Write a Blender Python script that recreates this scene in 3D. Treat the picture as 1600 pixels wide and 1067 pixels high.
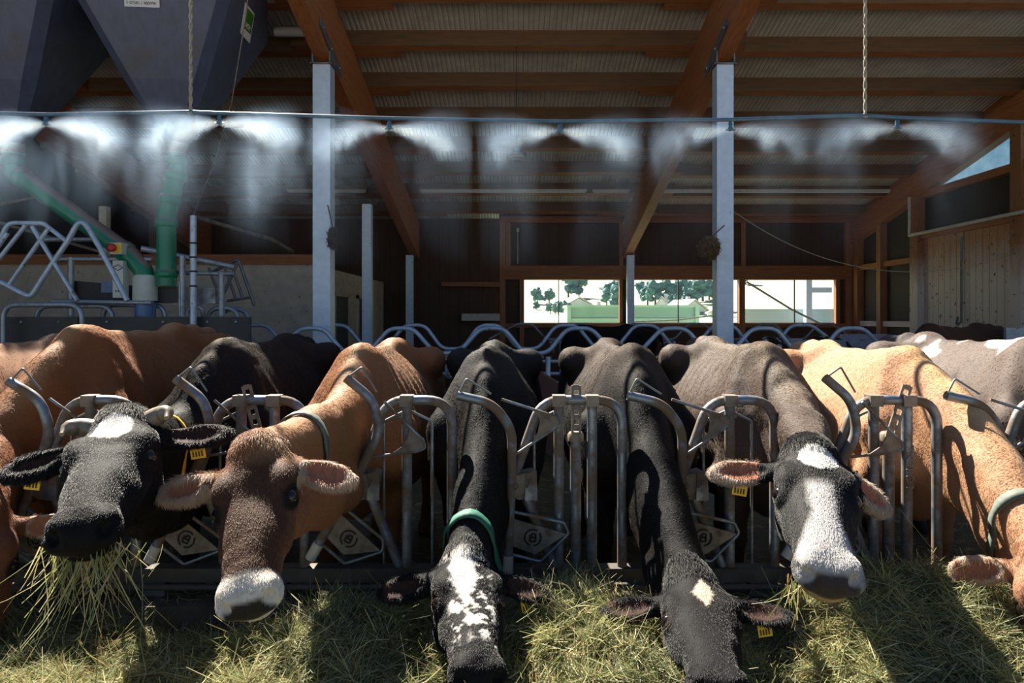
import bpy, bmesh, math, random
import numpy as np
from mathutils import Vector, Matrix
random.seed(7); np.random.seed(7)
for o in list(bpy.data.objects): bpy.data.objects.remove(o)
scn = bpy.context.scene
COL = scn.collection
PI = math.pi

# ------------------------------------------------------------------ camera
F = 1066.67                       # 24 mm on a 1600 px wide frame
VX, VY, CZ = 810.0, 495.0, 1.6    # vanishing point of the depth lines, eye height
cam = bpy.data.cameras.new('camera'); cam.lens = 24.0; cam.sensor_width = 36.0
cam.shift_x = -(VX-800)/1600.0; cam.shift_y = -(533.5-VY)/1600.0
cam.clip_start = 0.05; cam.clip_end = 2000
camo = bpy.data.objects.new('camera', cam); COL.objects.link(camo)
camo.location = (0, 0, CZ); camo.rotation_euler = (PI/2, 0, 0)
scn.camera = camo
# ------------------------------------------------------------------ world, sun, exposure
SUN = Vector((-0.36, 0.58, 0.73)).normalized()      # direction towards the sun
world = bpy.data.worlds.new('sky'); scn.world = world; world.use_nodes = True
wn = world.node_tree; wn.nodes.clear()
sky = wn.nodes.new('ShaderNodeTexSky'); sky.sky_type = 'NISHITA'; sky.sun_disc = False
sky.sun_elevation = math.asin(SUN.z); sky.sun_rotation = math.atan2(SUN.x, SUN.y)
sky.air_density = 1.0; sky.dust_density = 0.6; sky.ozone_density = 4.0
bg = wn.nodes.new('ShaderNodeBackground'); bg.inputs['Strength'].default_value = 0.092
wo = wn.nodes.new('ShaderNodeOutputWorld')
wn.links.new(sky.outputs[0], bg.inputs[0]); wn.links.new(bg.outputs[0], wo.inputs[0])
sl = bpy.data.lights.new('sun', 'SUN'); sl.energy = 16.0; sl.angle = math.radians(0.55); sl.color = (1.0, 0.93, 0.80)
so = bpy.data.objects.new('sun', sl); COL.objects.link(so)
so.rotation_euler = SUN.to_track_quat('Z', 'Y').to_euler(); so.location = (-6, 8, 20)
vs = scn.view_settings
vs.view_transform = 'Standard'; vs.look = 'None'; vs.gamma = 1.0; vs.use_curve_mapping = False
vs.exposure = 0.35
scn.cycles.volume_step_rate = 3.0
scn.cycles.volume_max_steps = 64
scn.cycles.max_bounces = 8
scn.cycles.transparent_max_bounces = 16

# ------------------------------------------------------------------ helpers
def P(px, py, Y):
    return Vector(((px-VX)/F*Y, Y, CZ-(py-VY)/F*Y))
def V(*a): return Vector(a)

def fillet(pts, rad, n=5):
    pts = [Vector(p) for p in pts]; out = [pts[0]]
    for i in range(1, len(pts)-1):
        a, b, c = pts[i-1], pts[i], pts[i+1]
        u, v = (a-b), (c-b); lu, lv = u.length, v.length
        if lu < 1e-6 or lv < 1e-6: continue
        u /= lu; v /= lv
        ang = math.acos(max(-1, min(1, u.dot(v))))
        if ang > PI-0.02: out.append(b); continue
        r = rad[i] if isinstance(rad, (list, tuple)) else rad
        d = min(r/math.tan(ang/2), lu*0.48, lv*0.48)
        p0, p1 = b+u*d, b+v*d
        for k in range(n+1):
            t = k/n
            out.append(p0*(1-t)**2 + b*2*t*(1-t) + p1*t*t)
    out.append(pts[-1]); return out

class MB:
    def __init__(s): s.v = []; s.f = []; s.sm = []
    def add(s, vs, fs, smooth=False):
        o = len(s.v); s.v += [tuple(v) for v in vs]
        for f in fs: s.f.append([i+o for i in f]); s.sm.append(smooth)
        return s
    def box(s, a, b):
        x0, y0, z0 = a; x1, y1, z1 = b
        return s.add([(x0,y0,z0),(x1,y0,z0),(x1,y1,z0),(x0,y1,z0),(x0,y0,z1),(x1,y0,z1),(x1,y1,z1),(x0,y1,z1)],
                     [(0,3,2,1),(4,5,6,7),(0,1,5,4),(1,2,6,5),(2,3,7,6),(3,0,4,7)])
    def obox(s, c, ax, ay, az):      # centre and three half-axis vectors
        c, ax, ay, az = map(Vector, (c, ax, ay, az)); vs = []
        for k in (-1, 1):
            for i, j in ((-1,-1),(1,-1),(1,1),(-1,1)): vs.append(c+ax*i+ay*j+az*k)
        return s.add(vs, [(0,3,2,1),(4,5,6,7),(0,1,5,4),(1,2,6,5),(2,3,7,6),(3,0,4,7)])
    def beam(s, p, q, w, h, up=(0,0,1)):   # rectangular bar from p to q
        p, q = Vector(p), Vector(q); d = q-p; L = d.length; d.normalize()
        u = Vector(up); sd = d.cross(u).normalized(); u2 = sd.cross(d)
        return s.obox((p+q)/2, d*L/2, sd*w/2, u2*h/2)
    def tube(s, pts, r, n=10, caps=True, smooth=True):
        pts = [Vector(p) for p in pts]; m = len(pts)
        rr = r if isinstance(r, (list, tuple)) else [r]*m
        T = [((pts[min(i+1,m-1)]-pts[max(i-1,0)]).normalized()) for i in range(m)]
        ref = Vector((0,0,1)) if abs(T[0].z) < 0.9 else Vector((1,0,0))
        N = (ref-T[0]*ref.dot(T[0])).normalized(); vs = []
        for i in range(m):
            N = (N-T[i]*N.dot(T[i])).normalized(); B = T[i].cross(N)
            for k in range(n):
                a = 2*PI*k/n; vs.append(pts[i]+(N*math.cos(a)+B*math.sin(a))*rr[i])
        fs = [(i*n+k, i*n+(k+1)%n, (i+1)*n+(k+1)%n, (i+1)*n+k) for i in range(m-1) for k in range(n)]
        s.add(vs, fs, smooth)
        if caps:
            s.add(vs[:n], [tuple(range(n))[::-1]]); s.add(vs[-n:], [tuple(range(n))])
        return s
    def lathe(s, c, prof, axis=(0,0,1), n=20, smooth=True):   # prof: (radius, height) along axis
        c = Vector(c); ax = Vector(axis).normalized()
        ref = Vector((1,0,0)) if abs(ax.x) < 0.9 else Vector((0,1,0))
        N = (ref-ax*ref.dot(ax)).normalized(); B = ax.cross(N); vs = []
        for r, h in prof:
            for k in range(n):
                a = 2*PI*k/n; vs.append(c+ax*h+(N*math.cos(a)+B*math.sin(a))*r)
        m = len(prof)
        fs = [(i*n+k, i*n+(k+1)%n, (i+1)*n+(k+1)%n, (i+1)*n+k) for i in range(m-1) for k in range(n)]
        s.add(vs, fs, smooth); s.add(vs[:n], [tuple(range(n))[::-1]]); s.add(vs[-n:], [tuple(range(n))]); return s
    def prism(s, poly, off):        # polygon (list of 3-vectors) extruded by off
        a = [Vector(p) for p in poly]; off = Vector(off); n = len(a); b = [p+off for p in a]
        fs = [tuple(range(n)), tuple(range(2*n-1, n-1, -1))]+[(i, n+i, n+(i+1)%n, (i+1)%n) for i in range(n)]
        return s.add(a+b, fs)
    def build(s, name, mat, parent=None, origin=None, **props):
        org = Vector(origin) if origin is not None else (wloc(parent) if parent else Vector((0,0,0)))
        if origin is None and parent is None and s.v:
            a = np.array(s.v); org = Vector(((a[:,0].min()+a[:,0].max())/2, (a[:,1].min()+a[:,1].max())/2, a[:,2].min()))
        me = bpy.data.meshes.new(name)
        me.from_pydata([tuple(Vector(v)-org) for v in s.v], [], s.f); me.update()
        me.polygons.foreach_set('use_smooth', s.sm)
        bm = bmesh.new(); bm.from_mesh(me); bmesh.ops.recalc_face_normals(bm, faces=bm.faces); bm.to_mesh(me); bm.free()
        me.materials.append(mat)
        o = bpy.data.objects.new(name, me); COL.objects.link(o)
        if parent is not None:
            o.parent = parent; o.location = org-wloc(parent)
        else: o.location = org
        for k, v in props.items(): o[k] = v
        return o
def wloc(o):
    l = Vector((0,0,0))
    while o is not None: l += o.location; o = o.parent
    return l
def tag(o, label, cat, group=None):
    o['label'] = label; o['category'] = cat
    if group: o['group'] = group
    return o
def thing(name, label, cat, loc, group=None):
    o = bpy.data.objects.new(name, None); COL.objects.link(o); o.location = loc; o.empty_display_size = 0.1
    return tag(o, label, cat, group)
def setting(name, loc=(0,0,0)):
    o = bpy.data.objects.new(name, None); COL.objects.link(o); o.location = loc; o.empty_display_size = 0.1
    o['kind'] = 'structure'; return o
def share(name, me, loc, parent, rot=(0,0,0)):
    o = bpy.data.objects.new(name, me); COL.objects.link(o); o.parent = parent
    o.location = Vector(loc)-wloc(parent) if parent else loc; o.rotation_euler = rot; return o

# ------------------------------------------------------------------ materials
def nt(name):
    m = bpy.data.materials.new(name); m.use_nodes = True; t = m.node_tree; t.nodes.clear()
    out = t.nodes.new('ShaderNodeOutputMaterial'); b = t.nodes.new('ShaderNodeBsdfPrincipled')
    t.links.new(b.outputs[0], out.inputs[0]); return m, t, b, out
def tex(t, stretch=(1,1,1), coord='Object'):
    tc = t.nodes.new('ShaderNodeTexCoord'); mp = t.nodes.new('ShaderNodeMapping')
    mp.inputs['Scale'].default_value = stretch; t.links.new(tc.outputs[coord], mp.inputs[0]); return mp.outputs[0]
def noise(t, vec, scale, detail=4, rough=0.55):
    n = t.nodes.new('ShaderNodeTexNoise'); n.inputs['Scale'].default_value = scale
    n.inputs['Detail'].default_value = detail; n.inputs['Roughness'].default_value = rough
    t.links.new(vec, n.inputs['Vector']); return n.outputs[0]
def ramp(t, fac, stops):
    r = t.nodes.new('ShaderNodeValToRGB'); e = r.color_ramp.elements
    while len(e) < len(stops): e.new(0.5)
    for i, (p, c) in enumerate(stops):
        e[i].position = p; e[i].color = (*c, 1) if len(c) == 3 else c
    t.links.new(fac, r.inputs[0]); return r.outputs[0]
def mix(t, fac, a, b, mode='MIX'):
    m = t.nodes.new('ShaderNodeMix'); m.data_type = 'RGBA'; m.blend_type = mode
    for sock, v in ((m.inputs[0], fac), (m.inputs[6], a), (m.inputs[7], b)):
        if isinstance(v, (int, float)): sock.default_value = v
        elif isinstance(v, tuple): sock.default_value = (*v[:3], 1)
        else: t.links.new(v, sock)
    return m.outputs[2]
def bump(t, b, h, strength=0.3, dist=0.01):
    n = t.nodes.new('ShaderNodeBump'); n.inputs['Strength'].default_value = strength; n.inputs['Distance'].default_value = dist
    t.links.new(h, n.inputs['Height']); t.links.new(n.outputs[0], b.inputs['Normal'])
def pm(name, c1, c2=None, scale=6, rough=0.6, metal=0.0, stretch=(1,1,1), bmp=0.0, dirt=None, dscale=4, dpos=(0.55,0.65), spec=None, coord='Object', detail=5):
    m, t, b, out = nt(name); vec = tex(t, stretch, coord)
    n = noise(t, vec, scale, detail)
    col = ramp(t, n, [(0.3, c1), (0.7, c2 or c1)])
    if dirt:
        v2 = tex(t, (1,1,1), coord); d = noise(t, v2, dscale, 6, 0.65)
        f = ramp(t, d, [(dpos[0], (0,0,0)), (dpos[1], (1,1,1))]); col = mix(t, f, col, dirt)
        if metal:
            mm = t.nodes.new('ShaderNodeMath'); mm.operation = 'MULTIPLY_ADD'; t.links.new(f, mm.inputs[0])
            mm.inputs[1].default_value = -metal; mm.inputs[2].default_value = metal; t.links.new(mm.outputs[0], b.inputs['Metallic'])
            mr = t.nodes.new('ShaderNodeMath'); mr.operation = 'MULTIPLY_ADD'; t.links.new(f, mr.inputs[0])
            mr.inputs[1].default_value = 0.85-rough; mr.inputs[2].default_value = rough; t.links.new(mr.outputs[0], b.inputs['Roughness'])
    t.links.new(col, b.inputs['Base Color'])
    if not (dirt and metal): b.inputs['Roughness'].default_value = rough; b.inputs['Metallic'].default_value = metal
    if spec is not None: b.inputs['Specular IOR Level'].default_value = spec
    if bmp: bump(t, b, n, bmp, 0.01)
    return m
M = {}
M['wood_y'] = pm('wood_y', (0.40,0.145,0.045), (0.25,0.082,0.025), 5, 0.6, stretch=(6,0.5,6), bmp=0.15)
M['wood_x'] = pm('wood_x', (0.34,0.125,0.04), (0.19,0.065,0.022), 5, 0.65, stretch=(0.5,6,6), bmp=0.15)
M['wood_z'] = pm('wood_z', (0.36,0.15,0.06), (0.22,0.085,0.035), 5, 0.65, stretch=(6,6,0.5), bmp=0.15)
M['wood_dark'] = pm('wood_dark', (0.15,0.075,0.032), (0.075,0.042,0.022), 5, 0.75, stretch=(0.5,6,6), bmp=0.15)
M['galv'] = pm('galv', (0.28,0.32,0.37), (0.17,0.20,0.23), 18, 0.42, 0.75, dirt=(0.14,0.095,0.06), dscale=7, dpos=(0.43,0.58))
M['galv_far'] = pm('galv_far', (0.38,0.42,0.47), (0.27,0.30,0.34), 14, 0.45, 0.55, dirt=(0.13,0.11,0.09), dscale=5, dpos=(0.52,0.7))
M['column'] = pm('column', (0.62,0.72,0.84), (0.52,0.61,0.72), 12, 0.5, 0.25, dirt=(0.16,0.13,0.10), dscale=9, dpos=(0.66,0.72))
M['steel'] = pm('steel', (0.22,0.23,0.24), (0.13,0.13,0.13), 9, 0.5, 0.5)
M['plate'] = pm('plate', (0.27,0.23,0.19), (0.15,0.12,0.09), 10, 0.6, 0.35, dirt=(0.11,0.08,0.055), dscale=12, dpos=(0.5,0.65), bmp=0.1)
M['black'] = pm('black', (0.012,0.012,0.014), (0.03,0.03,0.032), 6, 0.6)
M['emblem'] = pm('emblem', (0.010,0.009,0.008), (0.02,0.018,0.016), 6, 0.8)
M['plastic_white'] = pm('plastic_white', (0.62,0.58,0.50), (0.45,0.41,0.35), 9, 0.5)
M['concrete'] = pm('concrete', (0.50,0.43,0.34), (0.36,0.31,0.25), 5, 0.85, bmp=0.2, dirt=(0.05,0.035,0.02), dscale=16, dpos=(0.62,0.68))
M['base_rail'] = pm('base_rail', (0.11,0.10,0.09), (0.05,0.045,0.04), 7, 0.6, 0.3, dirt=(0.07,0.055,0.04), dscale=6, dpos=(0.45,0.6), bmp=0.2)
M['curb'] = pm('curb', (0.085,0.07,0.055), (0.045,0.035,0.028), 8, 0.9, bmp=0.5, dirt=(0.19,0.17,0.14), dscale=7, dpos=(0.6,0.72))
M['floor'] = pm('floor', (0.10,0.078,0.035), (0.045,0.034,0.016), 4, 0.45, bmp=0.4, dirt=(0.30,0.22,0.08), dscale=13, dpos=(0.56,0.66))
M['feed_floor'] = pm('feed_floor', (0.05,0.045,0.025), (0.09,0.075,0.04), 6, 0.9, bmp=0.3)
# ------------------------------------------------------------------ the barn shell
def zrb(Y): return 4.95-0.24*(Y-8.95)     # underside of the main rafters
def zpl(Y): return zrb(Y)+0.88            # underside of the purlins
YB, XR, XL = 17.0, 8.4, -9.2

MB().box((XL-1, 3.13, 0.0), (XR+0.4, YB+0.3, 0.10)).build('floor', M['floor'], kind='structure')
MB().box((XL-1, -6.0, 0.0), (XR+0.4, 2.86, 0.08)).build('feed_table', M['feed_floor'], kind='structure')
MB().box((XL-1, 2.86, 0.0), (XR+0.4, 3.13, 0.385)).build('curb', M['curb'], kind='structure')

# roof: panels on purlins on rafters
m, t, b, _ = nt('roof_sheet'); vec = tex(t, (1,1,1))
wv = t.nodes.new('ShaderNodeTexWave'); wv.wave_type = 'BANDS'; wv.bands_direction = 'X'; wv.inputs['Scale'].default_value = 4.2
wv.inputs['Distortion'].default_value = 0.0; t.links.new(vec, wv.inputs['Vector'])
n = noise(t, vec, 3.0, 6, 0.7)
c = mix(t, ramp(t, n, [(0.35,(0,0,0)),(0.7,(1,1,1))]), (0.62,0.59,0.55), (0.42,0.39,0.35))
c = mix(t, ramp(t, wv.outputs[0], [(0.0,(1,1,1)),(0.12,(0,0,0))]), c, (0.24,0.22,0.20))
t.links.new(c, b.inputs['Base Color']); b.inputs['Roughness'].default_value = 0.55; bump(t, b, wv.outputs[0], 0.5, 0.02)
M['roof_sheet'] = m
roof = setting('ceiling', (0, 12.6, zpl(12.6)))
Y0R, Y1R = 8.5, 17.6
pan = MB(); zc = zpl(12.6)+0.24
dz0, dz1 = zpl(Y0R)-zpl(12.6), zpl(Y1R)-zpl(12.6)
pan.add([(-0.497,Y0R-12.6,dz0),(0.497,Y0R-12.6,dz0),(0.497,Y1R-12.6,dz1),(-0.497,Y1R-12.6,dz1),
         (-0.497,Y0R-12.6,dz0+0.1),(0.497,Y0R-12.6,dz0+0.1),(0.497,Y1R-12.6,dz1+0.1),(-0.497,Y1R-12.6,dz1+0.1)],
        [(0,3,2,1),(4,5,6,7),(0,1,5,4),(1,2,6,5),(2,3,7,6),(3,0,4,7)])
p0 = pan.build('roof_panel', M['roof_sheet'], roof, origin=(0,0,0)); p0.location = (XL+0.2, 0, 0.24)
k = 1
while XL+0.2+k < XR+0.6:
    share('roof_panel', p0.data, (XL+0.2+k, 12.6, zc), roof); k += 1
RX = (-7.7, -2.55, 2.68)                 # main rafters
th = math.atan(0.24); ct, st = math.cos(th), math.sin(th)
def purl(L):
    mb = MB(); mb.obox((0,0.07,0.12), (L/2,0,0), (0,0.07,-0.07*0.24), (0,0,0.12)); return mb
bays = [(XL-0.2, -7.0), (-8.4, -1.75), (-3.3, 3.4), (1.95, XR+0.3)]
pmesh = []
for i, (a, bb) in enumerate(bays):
    o = purl(bb-a).build('purlin', M['wood_x'], roof, origin=(0,0,0)); pmesh.append(o); o.data.materials.append(M['wood_dark'])
    for pl_ in o.data.polygons:      # sides get the darker wood, underside the plain one
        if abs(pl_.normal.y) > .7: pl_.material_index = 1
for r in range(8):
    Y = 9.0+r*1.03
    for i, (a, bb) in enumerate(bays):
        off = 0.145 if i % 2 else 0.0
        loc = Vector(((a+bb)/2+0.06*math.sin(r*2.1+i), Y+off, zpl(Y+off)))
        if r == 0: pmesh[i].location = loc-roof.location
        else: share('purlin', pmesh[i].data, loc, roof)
for x in RX:
    mb = MB(); ya, yb = 7.45, YB-0.1
    mb.add([(x-0.1,ya,zrb(ya)),(x+0.1,ya,zrb(ya)),(x+0.1,yb,zrb(yb)),(x-0.1,yb,zrb(yb)),
            (x-0.1,ya,zrb(ya)+0.6),(x+0.1,ya,zrb(ya)+0.6),(x+0.1,yb,zrb(yb)+0.88),(x-0.1,yb,zrb(yb)+0.88),
            (x-0.1,8.4,zrb(8.4)+0.88),(x+0.1,8.4,zrb(8.4)+0.88)],
           [(0,1,2,3),(4,8,9,5),(8,7,6,9),(0,4,5,1),(3,2,6,7),(1,5,9,6,2),(0,3,7,8,4)])
    mb.build('rafter', M['wood_y'], roof)

# steel columns under the rafters
def column(x, Y, ztop, w, label, cap=True):
    t_ = thing('steel_column', label, 'column', (x, Y, 0.1), 'steel roof columns')
    mb = MB(); h = w/2; mb.box((x-h, Y-h, 0.1), (x+h, Y+h, ztop))
    mb.build('shaft', M['column'], t_)
    MB().box((x-h-0.04, Y-h-0.04, 0.1), (x+h+0.04, Y+h+0.04, 0.12)).build('base_plate', M['steel'], t_)
    if cap:
        mb = MB(); mb.box((x-h-0.03, Y-h-0.02, ztop), (x+h+0.03, Y+h+0.02, ztop+0.02))
        for s in (-1, 1): mb.box((x+s*0.112-0.008, Y-h-0.02, ztop), (x+s*0.112+0.008, Y+h+0.02, ztop+0.17))
        cp = mb.build('cap', M['steel'], t_)
        for s in (-1, 1):     # slender bolted strap lying on the rafter's side
            a = V(x+s*0.112, Y-0.55, zrb(Y-0.55)+0.16); bq = V(x+s*0.112, Y+0.45, zrb(Y+0.45)+0.10)
            MB().beam(a, bq, 0.012, 0.13).build('strap', M['steel'], t_)
            for q in (0.12, 0.5, 0.88):
                c_ = a.lerp(bq, q); MB().lathe(c_, [(0.018,0),(0.018,0.016),(0.008,0.02)], (s,0,0), 8).build('bolt', M['galv_far'], t_)
    return t_
column(-2.55, 8.95, zrb(8.95)-0.08, 0.225, 'pale blue steel column with a dried plant wired to it, left of the brown cow')
column(2.68, 8.95, zrb(8.95)-0.08, 0.215, 'pale blue steel column with a straw bundle hanging on its left side')
column(-2.72, 12.3, 3.62, 0.16, 'thin pale column behind the mist, left of the dark passage', False)
column(-2.64, 16.6, zrb(16.6)-0.02, 0.17, 'dim steel column at the far end of the dark passage', False)
column(2.72, 16.6, zrb(16.6)-0.02, 0.17, 'grey steel column between the first and second rear windows', False)

# rear wall
def boards(name, c1, c2, freq, axis, groove=(0.02,0.012,0.008), pale_z=None):
    m, t, b, _ = nt(name); vec = tex(t, (1,1,1))
    wv = t.nodes.new('ShaderNodeTexWave'); wv.wave_type = 'BANDS'; wv.bands_direction = axis; wv.wave_profile = 'SAW'
    wv.inputs['Scale'].default_value = freq; t.links.new(vec, wv.inputs['Vector'])
    sx = (9,9,0.6); n = noise(t, tex(t, sx), 3, 5)
    c = mix(t, n, c1, c2)
    if pale_z:  # tone turns paler towards the bottom, with a ragged upper edge
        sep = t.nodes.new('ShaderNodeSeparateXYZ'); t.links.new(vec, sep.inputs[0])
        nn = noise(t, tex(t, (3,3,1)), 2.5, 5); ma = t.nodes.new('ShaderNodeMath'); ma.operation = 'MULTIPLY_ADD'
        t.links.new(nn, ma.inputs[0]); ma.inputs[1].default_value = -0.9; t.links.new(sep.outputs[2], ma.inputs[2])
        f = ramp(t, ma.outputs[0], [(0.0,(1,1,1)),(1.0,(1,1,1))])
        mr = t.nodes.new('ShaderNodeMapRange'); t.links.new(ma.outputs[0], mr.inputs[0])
        mr.inputs[1].default_value = pale_z-0.5; mr.inputs[2].default_value = pale_z+0.25; mr.inputs[3].default_value = 0.85; mr.inputs[4].default_value = 0.0
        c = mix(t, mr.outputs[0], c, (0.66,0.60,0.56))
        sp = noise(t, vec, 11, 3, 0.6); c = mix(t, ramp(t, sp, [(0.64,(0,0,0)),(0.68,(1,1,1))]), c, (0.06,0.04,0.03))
    c = mix(t, ramp(t, wv.outputs[0], [(0.0,(1,1,1)),(0.09,(0,0,0))]), c, groove)
    t.links.new(c, b.inputs['Base Color']); b.inputs['Roughness'].default_value = 0.75; bump(t, b, wv.outputs[0], 0.25, 0.01)
    M[name] = m; return m
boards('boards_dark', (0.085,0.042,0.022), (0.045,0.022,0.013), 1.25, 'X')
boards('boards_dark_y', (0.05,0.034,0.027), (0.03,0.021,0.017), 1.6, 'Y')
boards('boards_light_y', (0.52,0.27,0.12), (0.38,0.18,0.08), 1.7, 'Y', pale_z=2.25)
def X17(px): return (px-VX)/F*YB
def Z17(py): return CZ-(py-VY)/F*YB
zs, zh = Z17(504), Z17(437)             # sill and head of the windows
zt = 4.15
wb = setting('wall_back', (0, YB, 0.1))
wins = [(818, 967), (989, 1153), (1161, 1304)]
def wbox(px0, px1, z0, z1, d=0.06, name='board_panel', mat='boards_dark', y=YB):
    return MB().box((X17(px0), y, z0), (X17(px1), y+d, z1)).build(name, M[mat], wb)
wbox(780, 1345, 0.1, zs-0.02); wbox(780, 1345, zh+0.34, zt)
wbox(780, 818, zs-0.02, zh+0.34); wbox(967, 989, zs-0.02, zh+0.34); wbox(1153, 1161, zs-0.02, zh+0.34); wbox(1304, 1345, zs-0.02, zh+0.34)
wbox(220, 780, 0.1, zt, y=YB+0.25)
# beams and posts of the rear wall
MB().box((X17(783), YB-0.14, zh), (X17(1345), YB+0.01, zh+0.34)).build('beam', M['wood_x'], wb)
MB().box((X17(783), YB-0.12, zt-0.22), (X17(1345), YB+0.01, zt-0.06)).build('beam', M['wood_x'], wb)
MB().box((X17(783), YB-0.10, zs-0.12), (X17(1345), YB+0.01, zs-0.02)).build('beam', M['wood_x'], wb)
for a, bb, z0, z1 in ((781,790,0.1,zt-0.1), (791,798,zh+0.34,zt-0.2), (967,972,zs,zh), (985,990,zs,zh), (967,973,zh+.34,zt-.2), (986,991,zh+.34,zt-.2),
                   (1153,1162,0.1,zh), (1156,1163,zh+.34,zt-.2), (1303,1309,0.1,zh), (1318,1332,0.1,zt-0.1), (812,819,0.1,zh)):
    MB().box((X17(a), YB-0.11, z0), (X17(bb), YB+0.005, z1)).build('post', M['wood_z'], wb)
MB().box((X17(690), YB-0.05, Z17(447)), (X17(781), YB+0.2, Z17(441))).build('rail', M['wood_x'], wb)
MB().box((X17(722), YB-0.15, Z17(501)), (X17(781), YB+0.2, Z17(490))).build('rail', M['plastic_white'], wb)
# panes
m, t, b, out = nt('pane_glass'); t.nodes.remove(b)
tr = t.nodes.new('ShaderNodeBsdfTransparent'); gl = t.nodes.new('ShaderNodeBsdfGlossy'); gl.inputs['Roughness'].default_value = 0.05
mx = t.nodes.new('ShaderNodeMixShader'); mx.inputs[0].default_value = 0.04
t.links.new(tr.outputs[0], mx.inputs[1]); t.links.new(gl.outputs[0], mx.inputs[2]); t.links.new(mx.outputs[0], out.inputs[0]); M['pane'] = m
for i, ((a, bb), mul) in enumerate(zip(wins, (873, 1060, 1242))):
    w = setting('window_%d' % (i+1), (X17((a+bb)/2), YB, zs))
    for u, v in ((a, mul), (mul, bb)):
        MB().box((X17(u)+0.01, YB+0.03, zs), (X17(v)-0.01, YB+0.036, zh)).build('pane', M['pane'], w)
    MB().box((X17(mul)-0.012, YB+0.01, zs), (X17(mul)+0.012, YB+0.05, zh)).build('mullion', M['black'], w)
    mb = MB()
    mb.box((X17(a), YB-0.02, zs-0.02), (X17(bb), YB+0.05, zs)); mb.box((X17(a), YB-0.02, zh-0.01), (X17(bb), YB+0.05, zh+0.01))
    mb.build('window_frame', M['steel'], w)

# right wall (recedes on the right)
wr = setting('wall_right', (XR, 12.5, 0.1))
def rbox(y0, y1, z0, z1, d0, d1, name, mat): return MB().box((XR-d0, y0, z0), (XR+d1, y1, z1)).build(name, M[mat], wr)
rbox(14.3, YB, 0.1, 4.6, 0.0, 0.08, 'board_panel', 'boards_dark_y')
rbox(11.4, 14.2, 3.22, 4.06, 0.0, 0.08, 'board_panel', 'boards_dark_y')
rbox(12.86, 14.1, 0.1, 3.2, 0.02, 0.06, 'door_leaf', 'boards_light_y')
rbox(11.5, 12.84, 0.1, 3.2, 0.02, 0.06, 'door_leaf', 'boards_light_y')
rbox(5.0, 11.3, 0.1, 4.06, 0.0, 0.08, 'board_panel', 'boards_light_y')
M['post_pale_low'] = boards('post_pale_low', (0.34,0.15,0.06), (0.22,0.09,0.04), 0.01, 'X', groove=(0.2,0.09,0.04), pale_z=2.1)  # post wood, paler in its lower part
for y0, y1, z1, mt in ((14.1,14.38,4.3,'post_pale_low'), (11.2,11.45,5.1,'post_pale_low'), (15.55,15.72,3.9,'wood_z'), (16.6,16.8,3.7,'wood_z'), (8.0,8.2,5.6,'post_pale_low')):
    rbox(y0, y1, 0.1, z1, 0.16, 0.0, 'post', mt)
rbox(14.38, YB, 2.74, 2.86, 0.10, 0.0, 'rail', 'wood_y'); rbox(14.38, YB, 1.38, 1.5, 0.10, 0.0, 'rail', 'post_pale_low')
rbox(8.2, 14.1, 4.04, 4.18, 0.12, 0.0, 'rail', 'wood_y'); rbox(8.2, 14.1, 3.2, 3.32, 0.10, 0.0, 'rail', 'wood_y')
mb = MB(); zw = lambda Y: zrb(Y)+0.36
mb.add([(XR-0.18,6,zw(6)),(XR,6,zw(6)),(XR,YB,zw(YB)),(XR-0.18,YB,zw(YB)),(XR-0.18,6,zw(6)+.52),(XR,6,zw(6)+.52),(XR,YB,zw(YB)+.52),(XR-0.18,YB,zw(YB)+.52)],
       [(0,3,2,1),(4,5,6,7),(0,1,5,4),(1,2,6,5),(2,3,7,6),(3,0,4,7)]); mb.build('rafter', M['wood_y'], wr)
mb = MB(); mb.add([(x_, y_, zw(y_)+h_) for h_ in (.50,.95) for x_, y_ in ((XR-0.06,6),(XR+0.02,6),(XR+0.02,YB),(XR-0.06,YB))], [(0,3,2,1),(4,5,6,7),(0,1,5,4),(1,2,6,5),(2,3,7,6),(3,0,4,7)]); mb.build('fascia_board', M['wood_y'], wr)
m, t, b, out = nt('poly'); t.nodes.remove(b); n = noise(t, tex(t), 6, 5, .7); c = ramp(t, n, [(.3,(.55,.72,.85)),(.7,(.86,.95,1))])
tr = t.nodes.new('ShaderNodeBsdfTransparent'); tl = t.nodes.new('ShaderNodeBsdfTranslucent'); mx = t.nodes.new('ShaderNodeMixShader'); mx.inputs[0].default_value = .45
t.links.new(c, tr.inputs[0]); t.links.new(c, tl.inputs[0]); t.links.new(tr.outputs[0], mx.inputs[1]); t.links.new(tl.outputs[0], mx.inputs[2]); t.links.new(mx.outputs[0], out.inputs[0]); M['poly'] = m
yt = 13.5; w4 = setting('window_4', (XR, 12.0, 4.18))
MB().prism([(XR-0.01, 8.2, 4.18), (XR-0.01, 13.6, 4.18), (XR-0.01, 8.2, zw(8.2)+0.02)], (0.02,0,0)).build('pane', M['poly'], w4)
# pale conduit and its drop
tag(MB().tube([V(XR-0.24,14.25,3.3), V(XR-0.24, 9.0, 3.30)], 0.035, 8).tube([V(XR-0.24,14.25,3.3), V(XR-0.24,14.25,4.1)], 0.03, 8).build('cable_conduit', M['plastic_white']), 'pale cable conduit running along the wooden right wall above the double door', 'conduit')
tag(MB().tube(fillet([V(XR-0.06,12.86,3.1), V(XR-0.06,12.86,1.5), V(XR-0.16,12.86,1.45), V(XR-0.16,12.80,1.6)],0.03), 0.02, 8).build('door_bolt', M['steel']), 'long steel drop bolt on the pale double door', 'bolt')
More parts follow.
